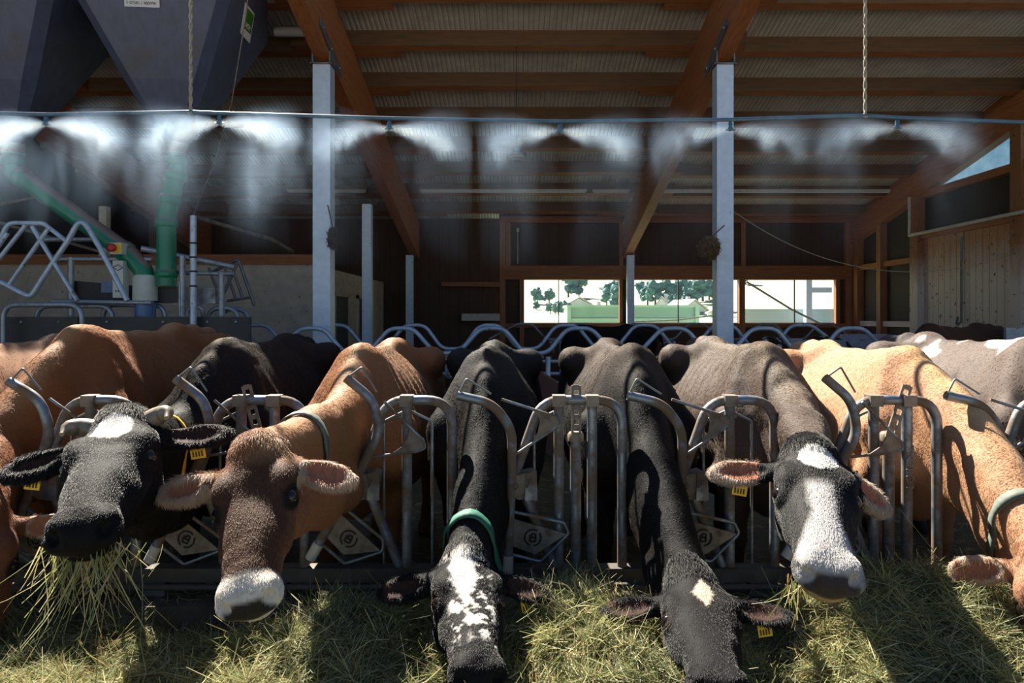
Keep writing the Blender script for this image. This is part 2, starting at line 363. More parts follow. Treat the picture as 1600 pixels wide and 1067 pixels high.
# concrete room at the left, with timber on top
wl = setting('wall_left', (-6, 11.2, 0.1))
XC = (490-VX)/F*11.2
MB().box((XL, 11.2, 0.1), (XC, 11.4, 2.46)).build('concrete_panel', M['concrete'], wl)
MB().box((XC-0.2, 11.4, 0.1), (XC, YB, 2.46)).build('concrete_panel', M['concrete'], wl)
MB().box((XL, 11.14, 2.46), (XC, 11.42, 2.62)).build('beam', M['wood_x'], wl)
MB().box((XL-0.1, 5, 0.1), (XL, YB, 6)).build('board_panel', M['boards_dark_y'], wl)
MB().box(P(154,400,11.0), P(166,322,11.0)+V(0,.12,0)).build('post', M['plastic_white'], wl)
for y0 in (12.4, 14.2):
    MB().box((XC, y0, 0.1), (XC+0.03, y0+0.95, 1.98)).build('door_leaf', M['black'], wl)
    mb = MB()
    for a in (y0-0.07, y0+0.95): mb.box((XC, a, 0.1), (XC+0.05, a+0.07, 2.05))
    mb.box((XC, y0-0.07, 1.98), (XC+0.05, y0+1.02, 2.05)); mb.build('door_frame', M['concrete'], wl)
# ------------------------------------------------------------------ the feed fence
YF = 3.0
S3 = F/YF
def fx(px): return (px-VX)/S3
def fz(py): return CZ-(py-VY)/S3
# base rail: hollow box section with an angle below, on stubs let into the curb
br = thing('base_rail', 'long dirty steel base rail carrying the whole feed fence above the curb', 'rail', (0, YF, 0.385))
MB().box((-4.4, YF-0.035, fz(905)), (4.4, YF+0.035, fz(884))).build('box_section', M['base_rail'], br)
MB().tube([(-4.4, YF-0.055, fz(910)), (4.4, YF-0.055, fz(910))], 0.014, 8).build('pipe', M['base_rail'], br)
for k in range(-8, 9):
    MB().box((k*0.53-0.05, YF-0.03, 0.385), (k*0.53+0.05, YF+0.03, fz(905))).build('stub', M['steel'], br)

def emblem(mb, c, ux, uy, r, nrm):
    c = Vector(c); ux = Vector(ux); uy = Vector(uy)
    def arc(a0, a1, r0, r1, n=10):
        vs = []
        for i in range(n+1):
            a = math.radians(a0+(a1-a0)*i/n); d = ux*math.cos(a)+uy*math.sin(a); vs += [c+d*r0, c+d*r1]
        mb.add([v+nrm for v in vs], [(2*i, 2*i+1, 2*i+3, 2*i+2) for i in range(n)])
    arc(55, 250, r*0.8, r); arc(275, 395, r*0.8, r)
    def bar(x0, y0, x1, y1, w=0.1):
        p, q = c+ux*x0*r+uy*y0*r, c+ux*x1*r+uy*y1*r; d = (q-p).normalized(); s = d.cross(nrm.normalized())*w*r
        mb.add([p+s+nrm, q+s+nrm, q-s+nrm, p-s+nrm], [(0,1,2,3)])
    bar(-.32,.3,-.32,-.42); bar(-.32,-.42,.3,-.42); bar(-.1,.42,.28,.42); bar(.3,.45,.3,-.45); bar(-.05,0,.3,0); bar(-.1,.42,-.1,-.1)

def headlock(p, dbl, ang, label, text=None, tilt=0.0, guard=True):
    base = V(fx(p+70), YF, fz(884))
    t_ = thing('feed_headlock', label, 'headlock', base, 'headlocks of the feed fence')
    q = lambda dx, py, dy=0.0: V(fx(p+dx), YF+dy, fz(py))
    R = 164 if dbl else 140
    hoop = fillet([q(R,884.5), q(R,625), q(38,625), q(-2,738), q(58,884.5)], [0,0.115,0.13,0.05,0], 7)
    MB().tube(hoop, 0.0215, 12).build('hoop_tube', M['galv'], t_)
    posts = (65, 117) if dbl else (70,)
    for dx in posts:
        o = MB().tube([q(dx,884.5), q(dx,632)], 0.0225, 12).build('post', M['galv'], t_)
        MB().box(q(dx-10,617,-0.03), q(dx+10,634,0.03)).build('clamp', M['plate'], t_)
    if dbl:
        MB().tube([q(92,884.5,0.02), q(92,682,0.02)], 0.0245, 12).build('lock_post', M['galv'], t_)
        MB().lathe(q(92,690,0.02), [(0.036,0),(0.036,0.03),(0.028,0.04)], (0,0,1), 12).build('collar', M['plate'], t_)
        a, b_ = q(92-3*tilt,684,-0.01), q(92+tilt*20,602,-0.01); d = (b_-a); L = d.length; d.normalize(); sd = d.cross(V(0,1,0)).normalized()
        mb = MB()
        for s in (-1, 1): mb.obox((a+b_)/2+sd*s*0.0165, d*L/2, sd*0.0055, V(0,0.004,0))
        for k in range(6): mb.obox(a.lerp(b_, 0.03+0.188*k), d*(0.020 if k == 0 else 0.011), sd*0.012, V(0,0.004,0))
        mb.build('perforated_strip', M['plate'], t_)
    if guard:
        c = posts[0]
        for s in (-1, 1):
            if dbl and s > 0: continue
            MB().tube(fillet([q(c+s*4,643,0.02), q(c+s*38,660,0.03), q(c+s*38,884,0.03)], 0.02, 4), 0.0065, 8).build('guard_rod', M['galv'], t_)
    # latch box at the pivot
    mb = MB(); mb.prism([q(-14,742,-0.05), q(22,733,-0.05), q(30,738,-0.05), q(24,775,-0.05), q(2,776,-0.05), q(-16,766,-0.05)], (0,0.085,0))
    lb = mb.build('latch_box', M['plate'], t_)
    MB().prism([q(14,735,-0.062), q(30,731,-0.062), q(31,776,-0.062), q(12,776,-0.062)], (0,0.012,0)).build('latch_flap', M['galv'], lb)
    MB().lathe(q(-3,754,-0.05), [(0.014,0),(0.014,0.014),(0.006,0.018)], (0,-1,0), 8).build('pivot_bolt', M['galv'], lb)
    MB().tube([q(15,756,-0.066), q(22,742,-0.085)], 0.004, 6).build('latch_pin', M['galv'], lb)
    # swinging arm, drawn closed and turned about the pivot
    ca, sa = math.cos(ang), math.sin(ang); pz = fz(750); pxx = fx(p)
    def g(dx, py, dy=-0.045):
        ux, uz = dx/S3, fz(py)-pz
        return V(pxx+ux*ca+uz*sa, YF+dy, pz-ux*sa+uz*ca)
    arm = fillet([g(-92,616), g(-38,628), g(-8,668), g(-8,740), g(-14,868)], [0,0.16,0.16,0.2,0], 6)
    am = MB().tube(arm, 0.0205, 12, caps=False); am.tube(arm, 0.0165, 10, caps=False)
    ao = am.build('swing_arm', M['galv'], t_)
    MB().tube([g(-13.6,862), g(-15,889)], 0.024, 12).build('foot_cap', M['plastic_white'], ao)
    MB().tube(fillet([g(-88,610), g(-78,590), g(-40,614)], 0.008, 3), 0.0045, 6).build('top_wire', M['steel'], ao)
    MB().tube(fillet([g(-24,622), g(58,648), g(66,657), g(56,668), g(-10,712)], 0.012, 4), 0.0065, 8).build('catch_rod', M['galv'], ao)
    pl = [g(30,639), g(57,647), g(65,657), g(55,669), g(22,691), g(32,672), g(35,655)]
    MB().prism([v+V(0,-0.003,0) for v in pl], (0,0.006,0)).build('catch_plate', M['plate'], ao)
    MB().tube(fillet([g(-10,794), g(72,812), g(80,828), g(36,872), g(-12,860)], 0.022, 4), 0.0075, 8).build('plate_rod', M['galv'], ao)
    pp = [g(-12,804), g(76,829), g(28,860), g(-12,846)]
    lp = MB().prism([v+V(0,-0.003,0) for v in pp], (0,0.006,0)).build('emblem_plate', M['plate'], ao)
    mb = MB(); c = g(24,834); ex = (g(25,834)-g(24,834)).normalized(); ez = V(-ex.z,0,ex.x); 
    if ez.z < 0: ez = -ez
    emblem(mb, c, ex, ez, 0.039, V(0,-0.0065,0)); mb.build('emblem', M['emblem'], lp)
    if text:
        cu = bpy.data.curves.new('lettering', 'FONT'); cu.body = text; cu.size = 0.05; cu.extrude = 0.0012; cu.align_x = 'CENTER'
        to = bpy.data.objects.new('lettering', cu); COL.objects.link(to)
        dg = bpy.context.evaluated_depsgraph_get(); me = bpy.data.meshes.new_from_object(to.evaluated_get(dg)); bpy.data.objects.remove(to)
        me.materials.clear(); me.materials.append(M['steel'])
        lo = bpy.data.objects.new('lettering', me); COL.objects.link(lo); lo.parent = t_
        lo.rotation_euler = (PI/2, -PI/2, 0); lo.location = q(117+6,728,-0.0228)-wloc(t_)
    return t_
OPEN, SHUT = math.radians(27), math.radians(0)
headlock(72, False, math.radians(18), 'open headlock at the left edge behind the black cow with the white forehead')
headlock(312, True, math.radians(24), 'open headlock with a leaning perforated strip between the black cow and brown cow', tilt=-0.9)
headlock(566, False, math.radians(27), 'open headlock with single post to the right of the brown cow head')
headlock(808, True, 0.0, 'closed headlock with upright perforated strip right of the speckled cow neck')
headlock(1070, False, 0.0, 'closed headlock with single post right of the cow with a white diamond')
headlock(1300, True, math.radians(28), 'open headlock with lettering on its post, against the tan cow', text='LORENZ', tilt=1.2)
headlock(1560, False, 0.0, 'headlock at the right edge standing over the tan cow neck')
headlock(-180, True, 0.0, 'headlock at the far left end, beyond the reddish brown cow neck', tilt=0.3)
# ------------------------------------------------------------------ cattle: smooth-blended volumes turned into one skin
def axis_pts(lo, hi, fine, coarse, f0, f1):
    pts = []
    x = lo
    while x < hi:
        pts.append(x)
        if f0-coarse < x < f1: x += fine
        else:
            d = max(f0-x, x-f1, 0.0); x += min(coarse, fine+d*0.35)
    pts.append(x); return np.array(pts, dtype=np.float32)
class Field:
    def __init__(s, ax, ay, az):
        s.a = (ax, ay, az); s.d = np.full((len(ax), len(ay), len(az)), 0.3, dtype=np.float32)
    def sub(s, lo, hi):
        sl = []
        for k in range(3):
            i0 = max(0, np.searchsorted(s.a[k], lo[k])-1); i1 = min(len(s.a[k]), np.searchsorted(s.a[k], hi[k])+1)
            if i1-i0 < 2: return None
            sl.append(slice(i0, i1))
        g = np.meshgrid(s.a[0][sl[0]], s.a[1][sl[1]], s.a[2][sl[2]], indexing='ij', sparse=True)
        return tuple(sl), g
    def blend(s, sl, d, k):
        o = s.d[sl]
        if k < 0:      # carve
            k = -k; h = np.clip(0.5-0.5*(o+d)/k, 0, 1); s.d[sl] = o*(1-h)+(-d)*h+k*h*(1-h)
        else:
            h = np.clip(0.5+0.5*(o-d)/k, 0, 1); s.d[sl] = o*(1-h)+d*h-k*h*(1-h)
    def cone(s, p, q, r0, r1, k=0.05, flat=1.0, side=None):
        p = np.array(p, float); q = np.array(q, float); m = max(r0, r1)*max(1, 1)+abs(k)+0.03
        r = s.sub(np.minimum(p, q)-m, np.maximum(p, q)+m)
        if r is None: return
        sl, (X, Y, Z) = r; d = q-p; L2 = max(d.dot(d), 1e-9)
        rx, ry, rz = X-p[0], Y-p[1], Z-p[2]
        t = np.clip((rx*d[0]+ry*d[1]+rz*d[2])/L2, 0, 1)
        rx, ry, rz = rx-t*d[0], ry-t*d[1], rz-t*d[2]
        dd = rx*rx+ry*ry+rz*rz
        if side is not None:
            c = rx*side[0]+ry*side[1]+rz*side[2]; dd = dd+c*c*(1/flat**2-1)
        s.blend(sl, (np.sqrt(dd)-(r0+(r1-r0)*t))*(flat if side is not None else 1), k)
    def chain(s, pts, k=0.05, flat=1.0, side=None):
        for (p, r), (q, r2) in zip(pts[:-1], pts[1:]): s.cone(p, q, r, r2, k, flat, side)
    def ell(s, c, axes, k=0.04):       # axes: three (unit vector, radius)
        c = np.array(c, float); m = max(a[1] for a in axes)+abs(k)+0.03
        r = s.sub(c-m, c+m)
        if r is None: return
        sl, (X, Y, Z) = r; rx, ry, rz = X-c[0], Y-c[1], Z-c[2]; k1 = 0; k2 = 0
        for u, rad in axes:
            e = rx*u[0]+ry*u[1]+rz*u[2]; k1 = k1+(e/rad)**2; k2 = k2+(e/rad**2)**2
        k1 = np.sqrt(k1); d = k1*(k1-1)/np.maximum(np.sqrt(k2), 1e-5)
        s.blend(sl, d, k)
    def mesh(s):
        ax, ay, az = s.a; d = s.d; ins = d < 0
        c8 = [(i, j, k) for i in (0,1) for j in (0,1) for k in (0,1)]
        n = np.zeros([q-1 for q in d.shape], np.int8)
        for i, j, k in c8: n += ins[i:d.shape[0]-1+i, j:d.shape[1]-1+j, k:d.shape[2]-1+k]
        act = np.argwhere((n > 0) & (n < 8)); idx = np.full(n.shape, -1, np.int32)
        idx[act[:,0], act[:,1], act[:,2]] = np.arange(len(act))
        val = np.stack([d[act[:,0]+i, act[:,1]+j, act[:,2]+k] for i, j, k in c8], 1)
        pos = np.stack([np.stack([ax[act[:,0]+i], ay[act[:,1]+j], az[act[:,2]+k]], 1) for i, j, k in c8], 1)
        acc = np.zeros((len(act), 3)); cnt = np.zeros(len(act))
        for a in range(8):
            for b in range(a+1, 8):
                if bin(a ^ b).count('1') != 1: continue
                va, vb = val[:,a], val[:,b]; cr = (va < 0) != (vb < 0)
                t = np.where(cr, va/np.where(cr, va-vb, 1), 0)[:,None]
                acc += np.where(cr[:,None], pos[:,a]*(1-t)+pos[:,b]*t, 0); cnt += cr
        vts = acc/cnt[:,None]; faces = []
        for axn in range(3):
            o1, o2 = [(1,2),(2,0),(0,1)][axn]
            s0 = [slice(None)]*3; s1 = [slice(None)]*3; s0[axn] = slice(0,-1); s1[axn] = slice(1,None)
            A, B = ins[tuple(s0)], ins[tuple(s1)]; e = np.argwhere(A != B)
            ok = (e[:,o1] > 0) & (e[:,o2] > 0) & (e[:,o1] < n.shape[o1]) & (e[:,o2] < n.shape[o2]); e = e[ok]
            fl = A[e[:,0], e[:,1], e[:,2]]
            def cell(a, b):
                q = e.copy(); q[:,o1] -= a; q[:,o2] -= b; return idx[q[:,0], q[:,1], q[:,2]]
            quad = np.stack([cell(1,1), cell(0,1), cell(0,0), cell(1,0)], 1)
            quad[~fl] = quad[~fl][:, ::-1]; faces.append(quad)
        f = np.concatenate(faces); f = f[(f >= 0).all(1)]
        return vts, f

def loft(Fd, stations, fs, fx_, fz_, taper_up, taper_dn, ex, k, bounds, rib=None):
    """stations: (s, zc, hw, hh_up, hh_dn)"""
    r = Fd.sub(*bounds)
    if r is None: return
    sl, (X, Y, Z) = r
    s = fs(X, Y, Z)+0*X+0*Y+0*Z; u = fx_(X, Y, Z)+0*s; v = fz_(X, Y, Z)+0*s
    st = np.array(stations); g = lambda i: np.interp(s, st[:,0], st[:,i])
    zc, hw, hu, hd = g(1), g(2), g(3), g(4)
    dv = v-zc; h = np.where(dv > 0, hu, hd); vn = dv/h
    w = hw*(1-taper_up*np.clip(vn, 0, 1.3)**1.5-taper_dn*np.clip(-vn, 0, 1.3)**1.5)
    rho = (np.abs(u/np.maximum(w, .01))**ex+np.abs(vn)**ex)**(1/ex)
    d = (rho-1)*np.minimum(hw, h)
    e0 = stations[0][0]-s; e1 = s-stations[-1][0]; d = np.maximum(d, np.maximum(e0, e1))
    if rib is not None: d = d+rib(s, u, v)
    Fd.blend(sl, d.astype(np.float32), k)

def nrm(v): v = np.array(v, float); return v/np.linalg.norm(v)
def vnoise(p, f, seed=0):           # cheap value-like noise for coat edges
    q = p*f+seed*7.3; r = 0
    for a, w in ((1.0, .5), (2.1, .3), (4.3, .2)):
        r = r+w*np.sin(q[:,0]*a*1.7+1.3*np.sin(q[:,1]*a+seed))*np.sin(q[:,1]*a*1.9+1.1*np.sin(q[:,2]*a*1.3))*np.cos(q[:,2]*a*1.6+np.sin(q[:,0]*a))
    return r
def coat_mat(name, rough=0.5, sheen=0.3, spec=0.35, bscale=130, brough=0.25):
    m, t, b, out = nt(name)
    at = t.nodes.new('ShaderNodeAttribute'); at.attribute_name = 'coat'
    vec = tex(t, (1,1,0.35)); n = noise(t, vec, bscale, 4, 0.7); n2 = noise(t, tex(t), 9, 4, 0.6)
    c = mix(t, ramp(t, n, [(0.25,(0,0,0)),(0.75,(1,1,1))]), at.outputs['Color'], (0.72,0.72,0.72), 'MULTIPLY')
    c = mix(t, ramp(t, n2, [(0.35,(0.78,0.78,0.78)),(0.7,(1.12,1.12,1.12))]), (0,0,0), c, 'MULTIPLY') if False else mix(t, 0.35, c, mix(t, n2, (0.6,0.6,0.6), (1.0,1.0,1.0)), 'MULTIPLY')
    t.links.new(c, b.inputs['Base Color']); b.inputs['Roughness'].default_value = rough
    b.inputs['Specular IOR Level'].default_value = spec
    b.inputs['Sheen Weight'].default_value = sheen; b.inputs['Sheen Roughness'].default_value = 0.35
    b.inputs['Sheen Tint'].default_value = (0.95, 0.85, 0.75, 1)
    return m
M['coat'] = coat_mat('coat', 0.65, 0.10, 0.12, brough=.12)
M['coat_gloss'] = coat_mat('coat_gloss', 0.7, 0.02, 0.08, brough=.12)
M['eye'] = pm('eye', (0.008,0.005,0.004), (0.012,0.008,0.006), 5, 0.12, spec=0.5)
M['horn'] = pm('horn', (0.10,0.085,0.065), (0.36,0.29,0.20), 9, 0.35, stretch=(1,1,1))
M['tag'] = pm('tag', (0.85,0.52,0.02), (0.75,0.42,0.02), 9, 0.4)
M['tag_print'] = pm('tag_print', (0.05,0.03,0.01), None, 9, 0.6)
M['collar_green'] = pm('collar_green', (0.01,0.085,0.055), (0.016,0.13,0.08), 30, 0.7)
M['collar_grey'] = pm('collar_grey', (0.12,0.14,0.11), (0.07,0.085,0.07), 30, 0.7)
M['collar_black'] = pm('collar_black', (0.02,0.02,0.02), (0.05,0.045,0.04), 30, 0.7)
M['chain'] = pm('chain', (0.80,0.42,0.02), (0.70,0.33,0.02), 9, 0.45)

BR = (0.27,0.105,0.036); DKB = (0.060,0.026,0.013); BLK = (0.009,0.0085,0.0095); WHT = (0.78,0.75,0.70)
TAN = (0.52,0.27,0.125); GRB = (0.085,0.058,0.045); PINK = (0.42,0.17,0.10)
ZF = 0.10
def make_fur(o, p, f, colr, org, count, n, info):
    r = np.random.RandomState(int(abs(org[0])*100)+1)
    a, b, c, d = (p[f[:,k]] for k in range(4)); nr = np.cross(c-a, d-b); ar = np.linalg.norm(nr,axis=1); nr = nr/np.maximum(ar,1e-9)[:,None]; cen = (a+b+c+d)/4
    w = ar*(cen[:,2] > .42)*np.where(cen[:,1] > 5.6, 0, 1)*np.clip(3.2/np.maximum(cen[:,1],1.5),.5,2.0)**1.6
    if n is not None:
        hd = info['head'][f[:,0]] | info['ear'][f[:,0]]; w = w*np.where(hd, 1.7, 1)
        nose = info['head'][f[:,0]] & (info['a'][f[:,0]] > .50); w = w*np.where(nose, .04, 1); w = w*np.where(info['ear_in'][f[:,0]], .25, 1)
    else: hd = np.zeros(len(f), bool)
    fi = r.choice(len(f), count, p=w/w.sum()); u, v = r.rand(count,1), r.rand(count,1)
    pos = (a[fi]*(1-u)+b[fi]*u)*(1-v)+(d[fi]*(1-u)+c[fi]*u)*v; N = nr[fi]; h = hd[fi]
    flow = np.tile(np.array([0.,.55,-.8]),(count,1)); flow[:,0] += .3*np.sign(pos[:,0]-org[0])
    if n is not None: flow = np.where(h[:,None], n[None,:]*1.0+np.array([0,0,-.25]), flow)
    flow += r.normal(0,.2,(count,3)); flow -= N*np.sum(flow*N,axis=1)[:,None]; flow /= np.maximum(np.linalg.norm(flow,axis=1),1e-6)[:,None]
    L = r.uniform(.007,.014,count)
    if n is not None:
        L = np.where(h, r.uniform(.005,.010,count), L); e_ = info['ear'][f[:,0]][fi]; L = np.where(e_, r.uniform(.010,.022,count), L)
        tuft = h & (info['a'][f[:,0]][fi] < .03) & (info['b'][f[:,0]][fi] > -.08); L = np.where(tuft, r.uniform(.012,.028,count), L)
    kh = np.where(h, 1.0, .6)[:,None]; t1 = flow*.9+N*.48*kh; t2 = flow*1.0+N*.12*kh
    P0 = pos-N*.001; P1 = P0+t1*(L*.45)[:,None]; P2 = P1+t2*(L*.6)[:,None]
    cv = bpy.data.hair_curves.new('coat_hair'); cv.add_curves([3]*count)
    pts = np.stack([P0,P1,P2],1)-org; cv.attributes['position'].data.foreach_set('vector', pts.astype(np.float32).ravel())
    rad = np.tile(np.array([.00055,.00045,.00012]),(count,1))
    ra = cv.attributes.get('radius') or cv.attributes.new('radius','FLOAT','POINT'); ra.data.foreach_set('value', rad.astype(np.float32).ravel())
    cc = colr[f[fi,0]]*r.uniform(.75,1.25,(count,1)); ca = cv.attributes.new('coat','FLOAT_COLOR','CURVE'); ca.data.foreach_set('color', np.concatenate([cc,np.ones((count,1))],1).astype(np.float32).ravel())
    cv.materials.append(M['hair']); ho = bpy.data.objects.new('coat_hair', cv); COL.objects.link(ho); ho.parent = o; return ho
m, t, b, out = nt('hair'); at = t.nodes.new('ShaderNodeAttribute'); at.attribute_name = 'coat'
t.links.new(at.outputs['Color'], b.inputs['Base Color']); b.inputs['Roughness'].default_value = .45; b.inputs['Specular IOR Level'].default_value = .32; M['hair'] = m
def cow(name, label, X0, poll=None, nose=None, lat=0.0, collar=None, fur=0, scale=1.0, coat=None, Y0=3.14, head=True, fine=0.008, coarse=0.022,
        glossy=False, gate=None, ears=((1,0),(1,0)), lean=0.0, horns=False, yaw=0.0, fat=1.0, tags=(), neck_r=1.0, cat='cow', zoff=0.0, hl=1.0, ear_len=1.0):
    sc = scale; cy, sy = math.cos(yaw), math.sin(yaw)
    def B(s, x, z):            # body point -> world
        s, x = s*sc, x*sc
        return np.array((X0+x*cy+s*sy, Y0+s*cy-x*sy, ZF+zoff+z*sc))
    inv_s = lambda X, Y, Z: ((Y-Y0)*cy+(X-X0)*sy)/sc
    inv_x = lambda X, Y, Z: ((X-X0)*cy-(Y-Y0)*sy)/sc
    inv_z = lambda X, Y, Z: (Z-ZF-zoff)/sc
    corners = np.array([B(s, x, z) for s in (-0.2, 2.0) for x in (-.45, .45) for z in (-.02, 1.5)])
    lo, hi = corners.min(0), corners.max(0)
    if head:
        poll = np.array(poll, float); n = nrm(nose); l = nrm((1, -(n[0]+lat*n[2])/n[1], lat)); u = np.cross(n, l)
        HL = sc*hl
        def H(a, b, c): return poll+(n*a+u*b+l*c)*HL
        hp = np.array([H(a, b, c) for a in (-.1, .58) for b in (-.3, .08) for c in (-.15, .15)]+[H(0,-.05,c*ear_len) for c in (-.33,.33)]+[H(.12,-.1,c*ear_len) for c in (-.3,.3)])
        f0, f1 = hp.min(0), hp.max(0); lo, hi = np.minimum(lo, f0-0.06), np.maximum(hi, f1+0.06)
    else:
        f0 = f1 = np.array((1e3,)*3); fine = coarse
    if not head: ax = [axis_pts(lo[k], hi[k], coarse, coarse, -1e3, 1e3) for k in range(3)]
    else: ax = [axis_pts(lo[k], hi[k], fine, coarse, f0[k], f1[k]) for k in range(3)]
    Fd = Field(*ax)
    # trunk
    tr = [(-0.02,.90,.06,.12,.12), (0.06,.92,.13,.25,.24), (.16,.93,.185,.32,.34), (.30,.93,.225,.38,.40), (.50,.90,.265*fat,.385,.42), (.75,.86,.325*fat,.40,.43),
          (1.0,.84,.355*fat,.42,.43), (1.18,.87,.325*fat,.395,.40), (1.32,.96,.285,.315,.36), (1.5,1.0,.245,.265,.30), (1.66,1.02,.18,.21,.25), (1.76,1.02,.10,.13,.15), (1.80,1.02,.05,.06,.07)]
    def rib(s, uu, v):
        am = np.clip((s-.50)/.12, 0, 1)*np.clip((1.22-s)/.12, 0, 1)*np.clip((v-.62)/.12, 0, 1)*np.clip((1.24-v)/.1, 0, 1)*np.clip(np.abs(uu)/.12, 0, 1)
        return 0.0075*am*np.sin((s-0.45*(v-1.2))*2*PI/0.098)
    loft(Fd, tr, inv_s, inv_x, inv_z, 0.50, 0.10, 2.15, 0.03, (lo, hi), rib)
    sv = nrm(B(0,1,0)-B(0,0,0)); fv = nrm(B(1,0,0)-B(0,0,0)); zv = np.array((0,0,1.))
    # spine, withers, hooks, pins, tail head
    Fd.chain([(B(.26,0,1.275), .04*sc), (B(.40,0,1.27), .035*sc), (B(.8,0,1.245), .03*sc), (B(1.2,0,1.265), .032*sc), (B(1.4,0,1.27), .04*sc), (B(1.62,0,1.245), .045*sc), (B(1.76,0,1.20), .04*sc)], 0.045*sc)
    for e in (-1, 1):
        Fd.cone(B(1.18,0,1.225), B(1.30,e*.215,1.175), .065*sc, .07*sc, .09*sc)
        Fd.ell(B(1.31,e*.235,1.17), ((fv,.11*sc),(sv,.05*sc),(zv,.065*sc)), .08*sc)
        Fd.cone(B(1.32,e*.21,1.18), B(1.70,e*.105,1.12), .06*sc, .055*sc, .08*sc)
        Fd.ell(B(1.72,e*.11,1.13), ((fv,.05*sc),(sv,.04*sc),(zv,.045*sc)), .04*sc)
        Fd.ell(B(1.12,e*.34,1.13), ((fv,.10*sc),(sv,.05*sc),(zv,.07*sc)), -.08*sc)
        # shoulder blade and arm
        Fd.cone(B(.34,e*.075,1.24), B(.20,e*.195,.92), .045*sc, .085*sc, .07*sc)
        Fd.cone(B(.20,e*.19,.92), B(.12,e*.165,.80), .095*sc, .085*sc, .06*sc)
        Fd.cone(B(.40,e*.10,1.21), B(.42,e*.235,.90), .03*sc, .05*sc, .06*sc)
        Fd.cone(B(.16,e*.17,.80), B(.33,e*.165,.66), .10*sc, .085*sc, .06*sc)
        Fd.chain([(B(.33,e*.165,.68), .085*sc), (B(.30,e*.155,.50), .06*sc), (B(.28,e*.15,.38), .047*sc), (B(.29,e*.15,.28), .036*sc), (B(.29,e*.15,.14), .040*sc), (B(.27,e*.15,.05), .055*sc), (B(.25,e*.15,.03), .055*sc)], .03*sc)
        # thigh and hind leg
        Fd.cone(B(1.48,e*.15,1.02), B(1.34,e*.20,.74), .14*sc, .12*sc, .08*sc)
        Fd.cone(B(1.60,e*.13,.98), B(1.52,e*.165,.66), .11*sc, .085*sc, .07*sc)
        Fd.chain([(B(1.32,e*.20,.74), .11*sc), (B(1.48,e*.175,.56), .075*sc), (B(1.62,e*.16,.46), .055*sc), (B(1.60,e*.16,.36), .042*sc), (B(1.575,e*.16,.16), .038*sc), (B(1.55,e*.16,.05), .055*sc), (B(1.52,e*.16,.03), .055*sc)], .03*sc)
    Fd.ell(B(1.40,0,.56), ((fv,.20*sc),(sv,.15*sc),(zv,.13*sc)), .05*sc)
    Fd.chain([(B(1.74,0,1.21), .042*sc), (B(1.84,0,1.15), .034*sc), (B(1.88,.02,.95), .026*sc), (B(1.87,.03,.6), .02*sc), (B(1.87,.02,.42), .035*sc), (B(1.87,.02,.28), .02*sc)], .03*sc)
    Fd.cone(B(.02,0,.70), B(.22,0,.58), .075*sc, .09*sc, .06*sc)          # brisket
    # neck
    if head:
        occ = H(.035,-.085,0); thr = H(.15,-.215,0); crest = H(-.015,-.055,0)
        g = np.array(gate, float) if gate is not None else None
        w0, c0, b0 = B(.30,0,1.19), B(.14,0,1.0), B(.06,0,.80)
        def via(a, z, b, t): return a*(1-t)+b*t if z is None else (1-t)**2*a+2*t*(1-t)*z+t*t*b
        ts = (0, .25, .5, .75, 1.0)
        off = (g-(c0+occ)/2)*1.0 if g is not None else 0*occ
        def path(a, b, o=1.0):
            z = (a+b)/2+off*o*2.0
            return [via(a, z, b, t) for t in ts]
        nk = neck_r*sc
        hd = nrm(occ-c0); sd = nrm(np.cross(hd, (0,0,1)))
        Fd.chain(list(zip(path(w0, crest), (.075*nk, .075*nk, .075*nk, .078*nk, .07*nk))), .07*sc)
        Fd.chain(list(zip(path(c0, occ), (.19*nk, .165*nk, .14*nk, .122*nk, .10*nk))), .05*sc, 0.60, sd)
        Fd.chain(list(zip(path(b0, thr), (.12*nk, .095*nk, .082*nk, .075*nk, .065*nk))), .08*sc)
        # head
        hs = [(-.035,-.05,.05,.04,.07), (-.01,-.06,.082,.065,.09), (.05,-.07,.108,.085,.12), (.12,-.085,.115,.10,.145), (.19,-.09,.112,.098,.155), (.26,-.085,.097,.088,.145), (.34,-.075,.081,.076,.118),
              (.41,-.07,.077,.068,.090), (.45,-.068,.079,.062,.075), (.49,-.070,.076,.050,.063), (.515,-.07,.058,.034,.046), (.53,-.07,.025,.015,.02)]
        hb = np.array([H(a, b, c) for a in (-.12, .62) for b in (-.34, .1) for c in (-.2, .2)])
        rel = lambda w: (lambda X, Y, Z: ((X-poll[0])*w[0]+(Y-poll[1])*w[1]+(Z-poll[2])*w[2])/HL)
        loft(Fd, hs, rel(n), rel(l), rel(u), 0.12, 0.42, 2.5, 0.035*HL, (hb.min(0), hb.max(0)))
        EL = lambda a, b, c, ra, rb, rc, k: Fd.ell(H(a,b,c), ((n,ra*HL),(u,rb*HL),(l,rc*HL)), k*HL)
        EL(-.015,-.025,0,.05,.045,.06,.04)
        for e in (-1, 1):
            EL(.130,-.030,e*.088,.055,.036,.034,.03)        # brow
            od = nrm(l*e*.86+u*.45); oc_ = H(.186,-.054,e*.094); t3 = np.cross(n, od)      # lids and eye slit
            Fd.ell(oc_, ((n,.044*HL),(od,.033*HL),(t3,.036*HL)), .018*HL); Fd.ell(oc_+od*.037*HL, ((n,.033*HL),(od,.022*HL),(t3,.019*HL)), -.006*HL)
            EL(.14,-.17,e*.070,.085,.085,.036,.04)          # jaw muscle
            EL(.27,-.085,e*.078,.07,.025,.022,.03)          # cheek ridge
            EL(.475,-.065,e*.049,.045,.050,.038,.025)       # muzzle wing
            EL(.512,-.048,e*.056,.026,.021,.016,-.012)      # nostril
            EL(.49,-.042,e*.083,.024,.012,.014,-.010)
        EL(.455,-.125,0,.055,.030,.062,.02)                  # chin
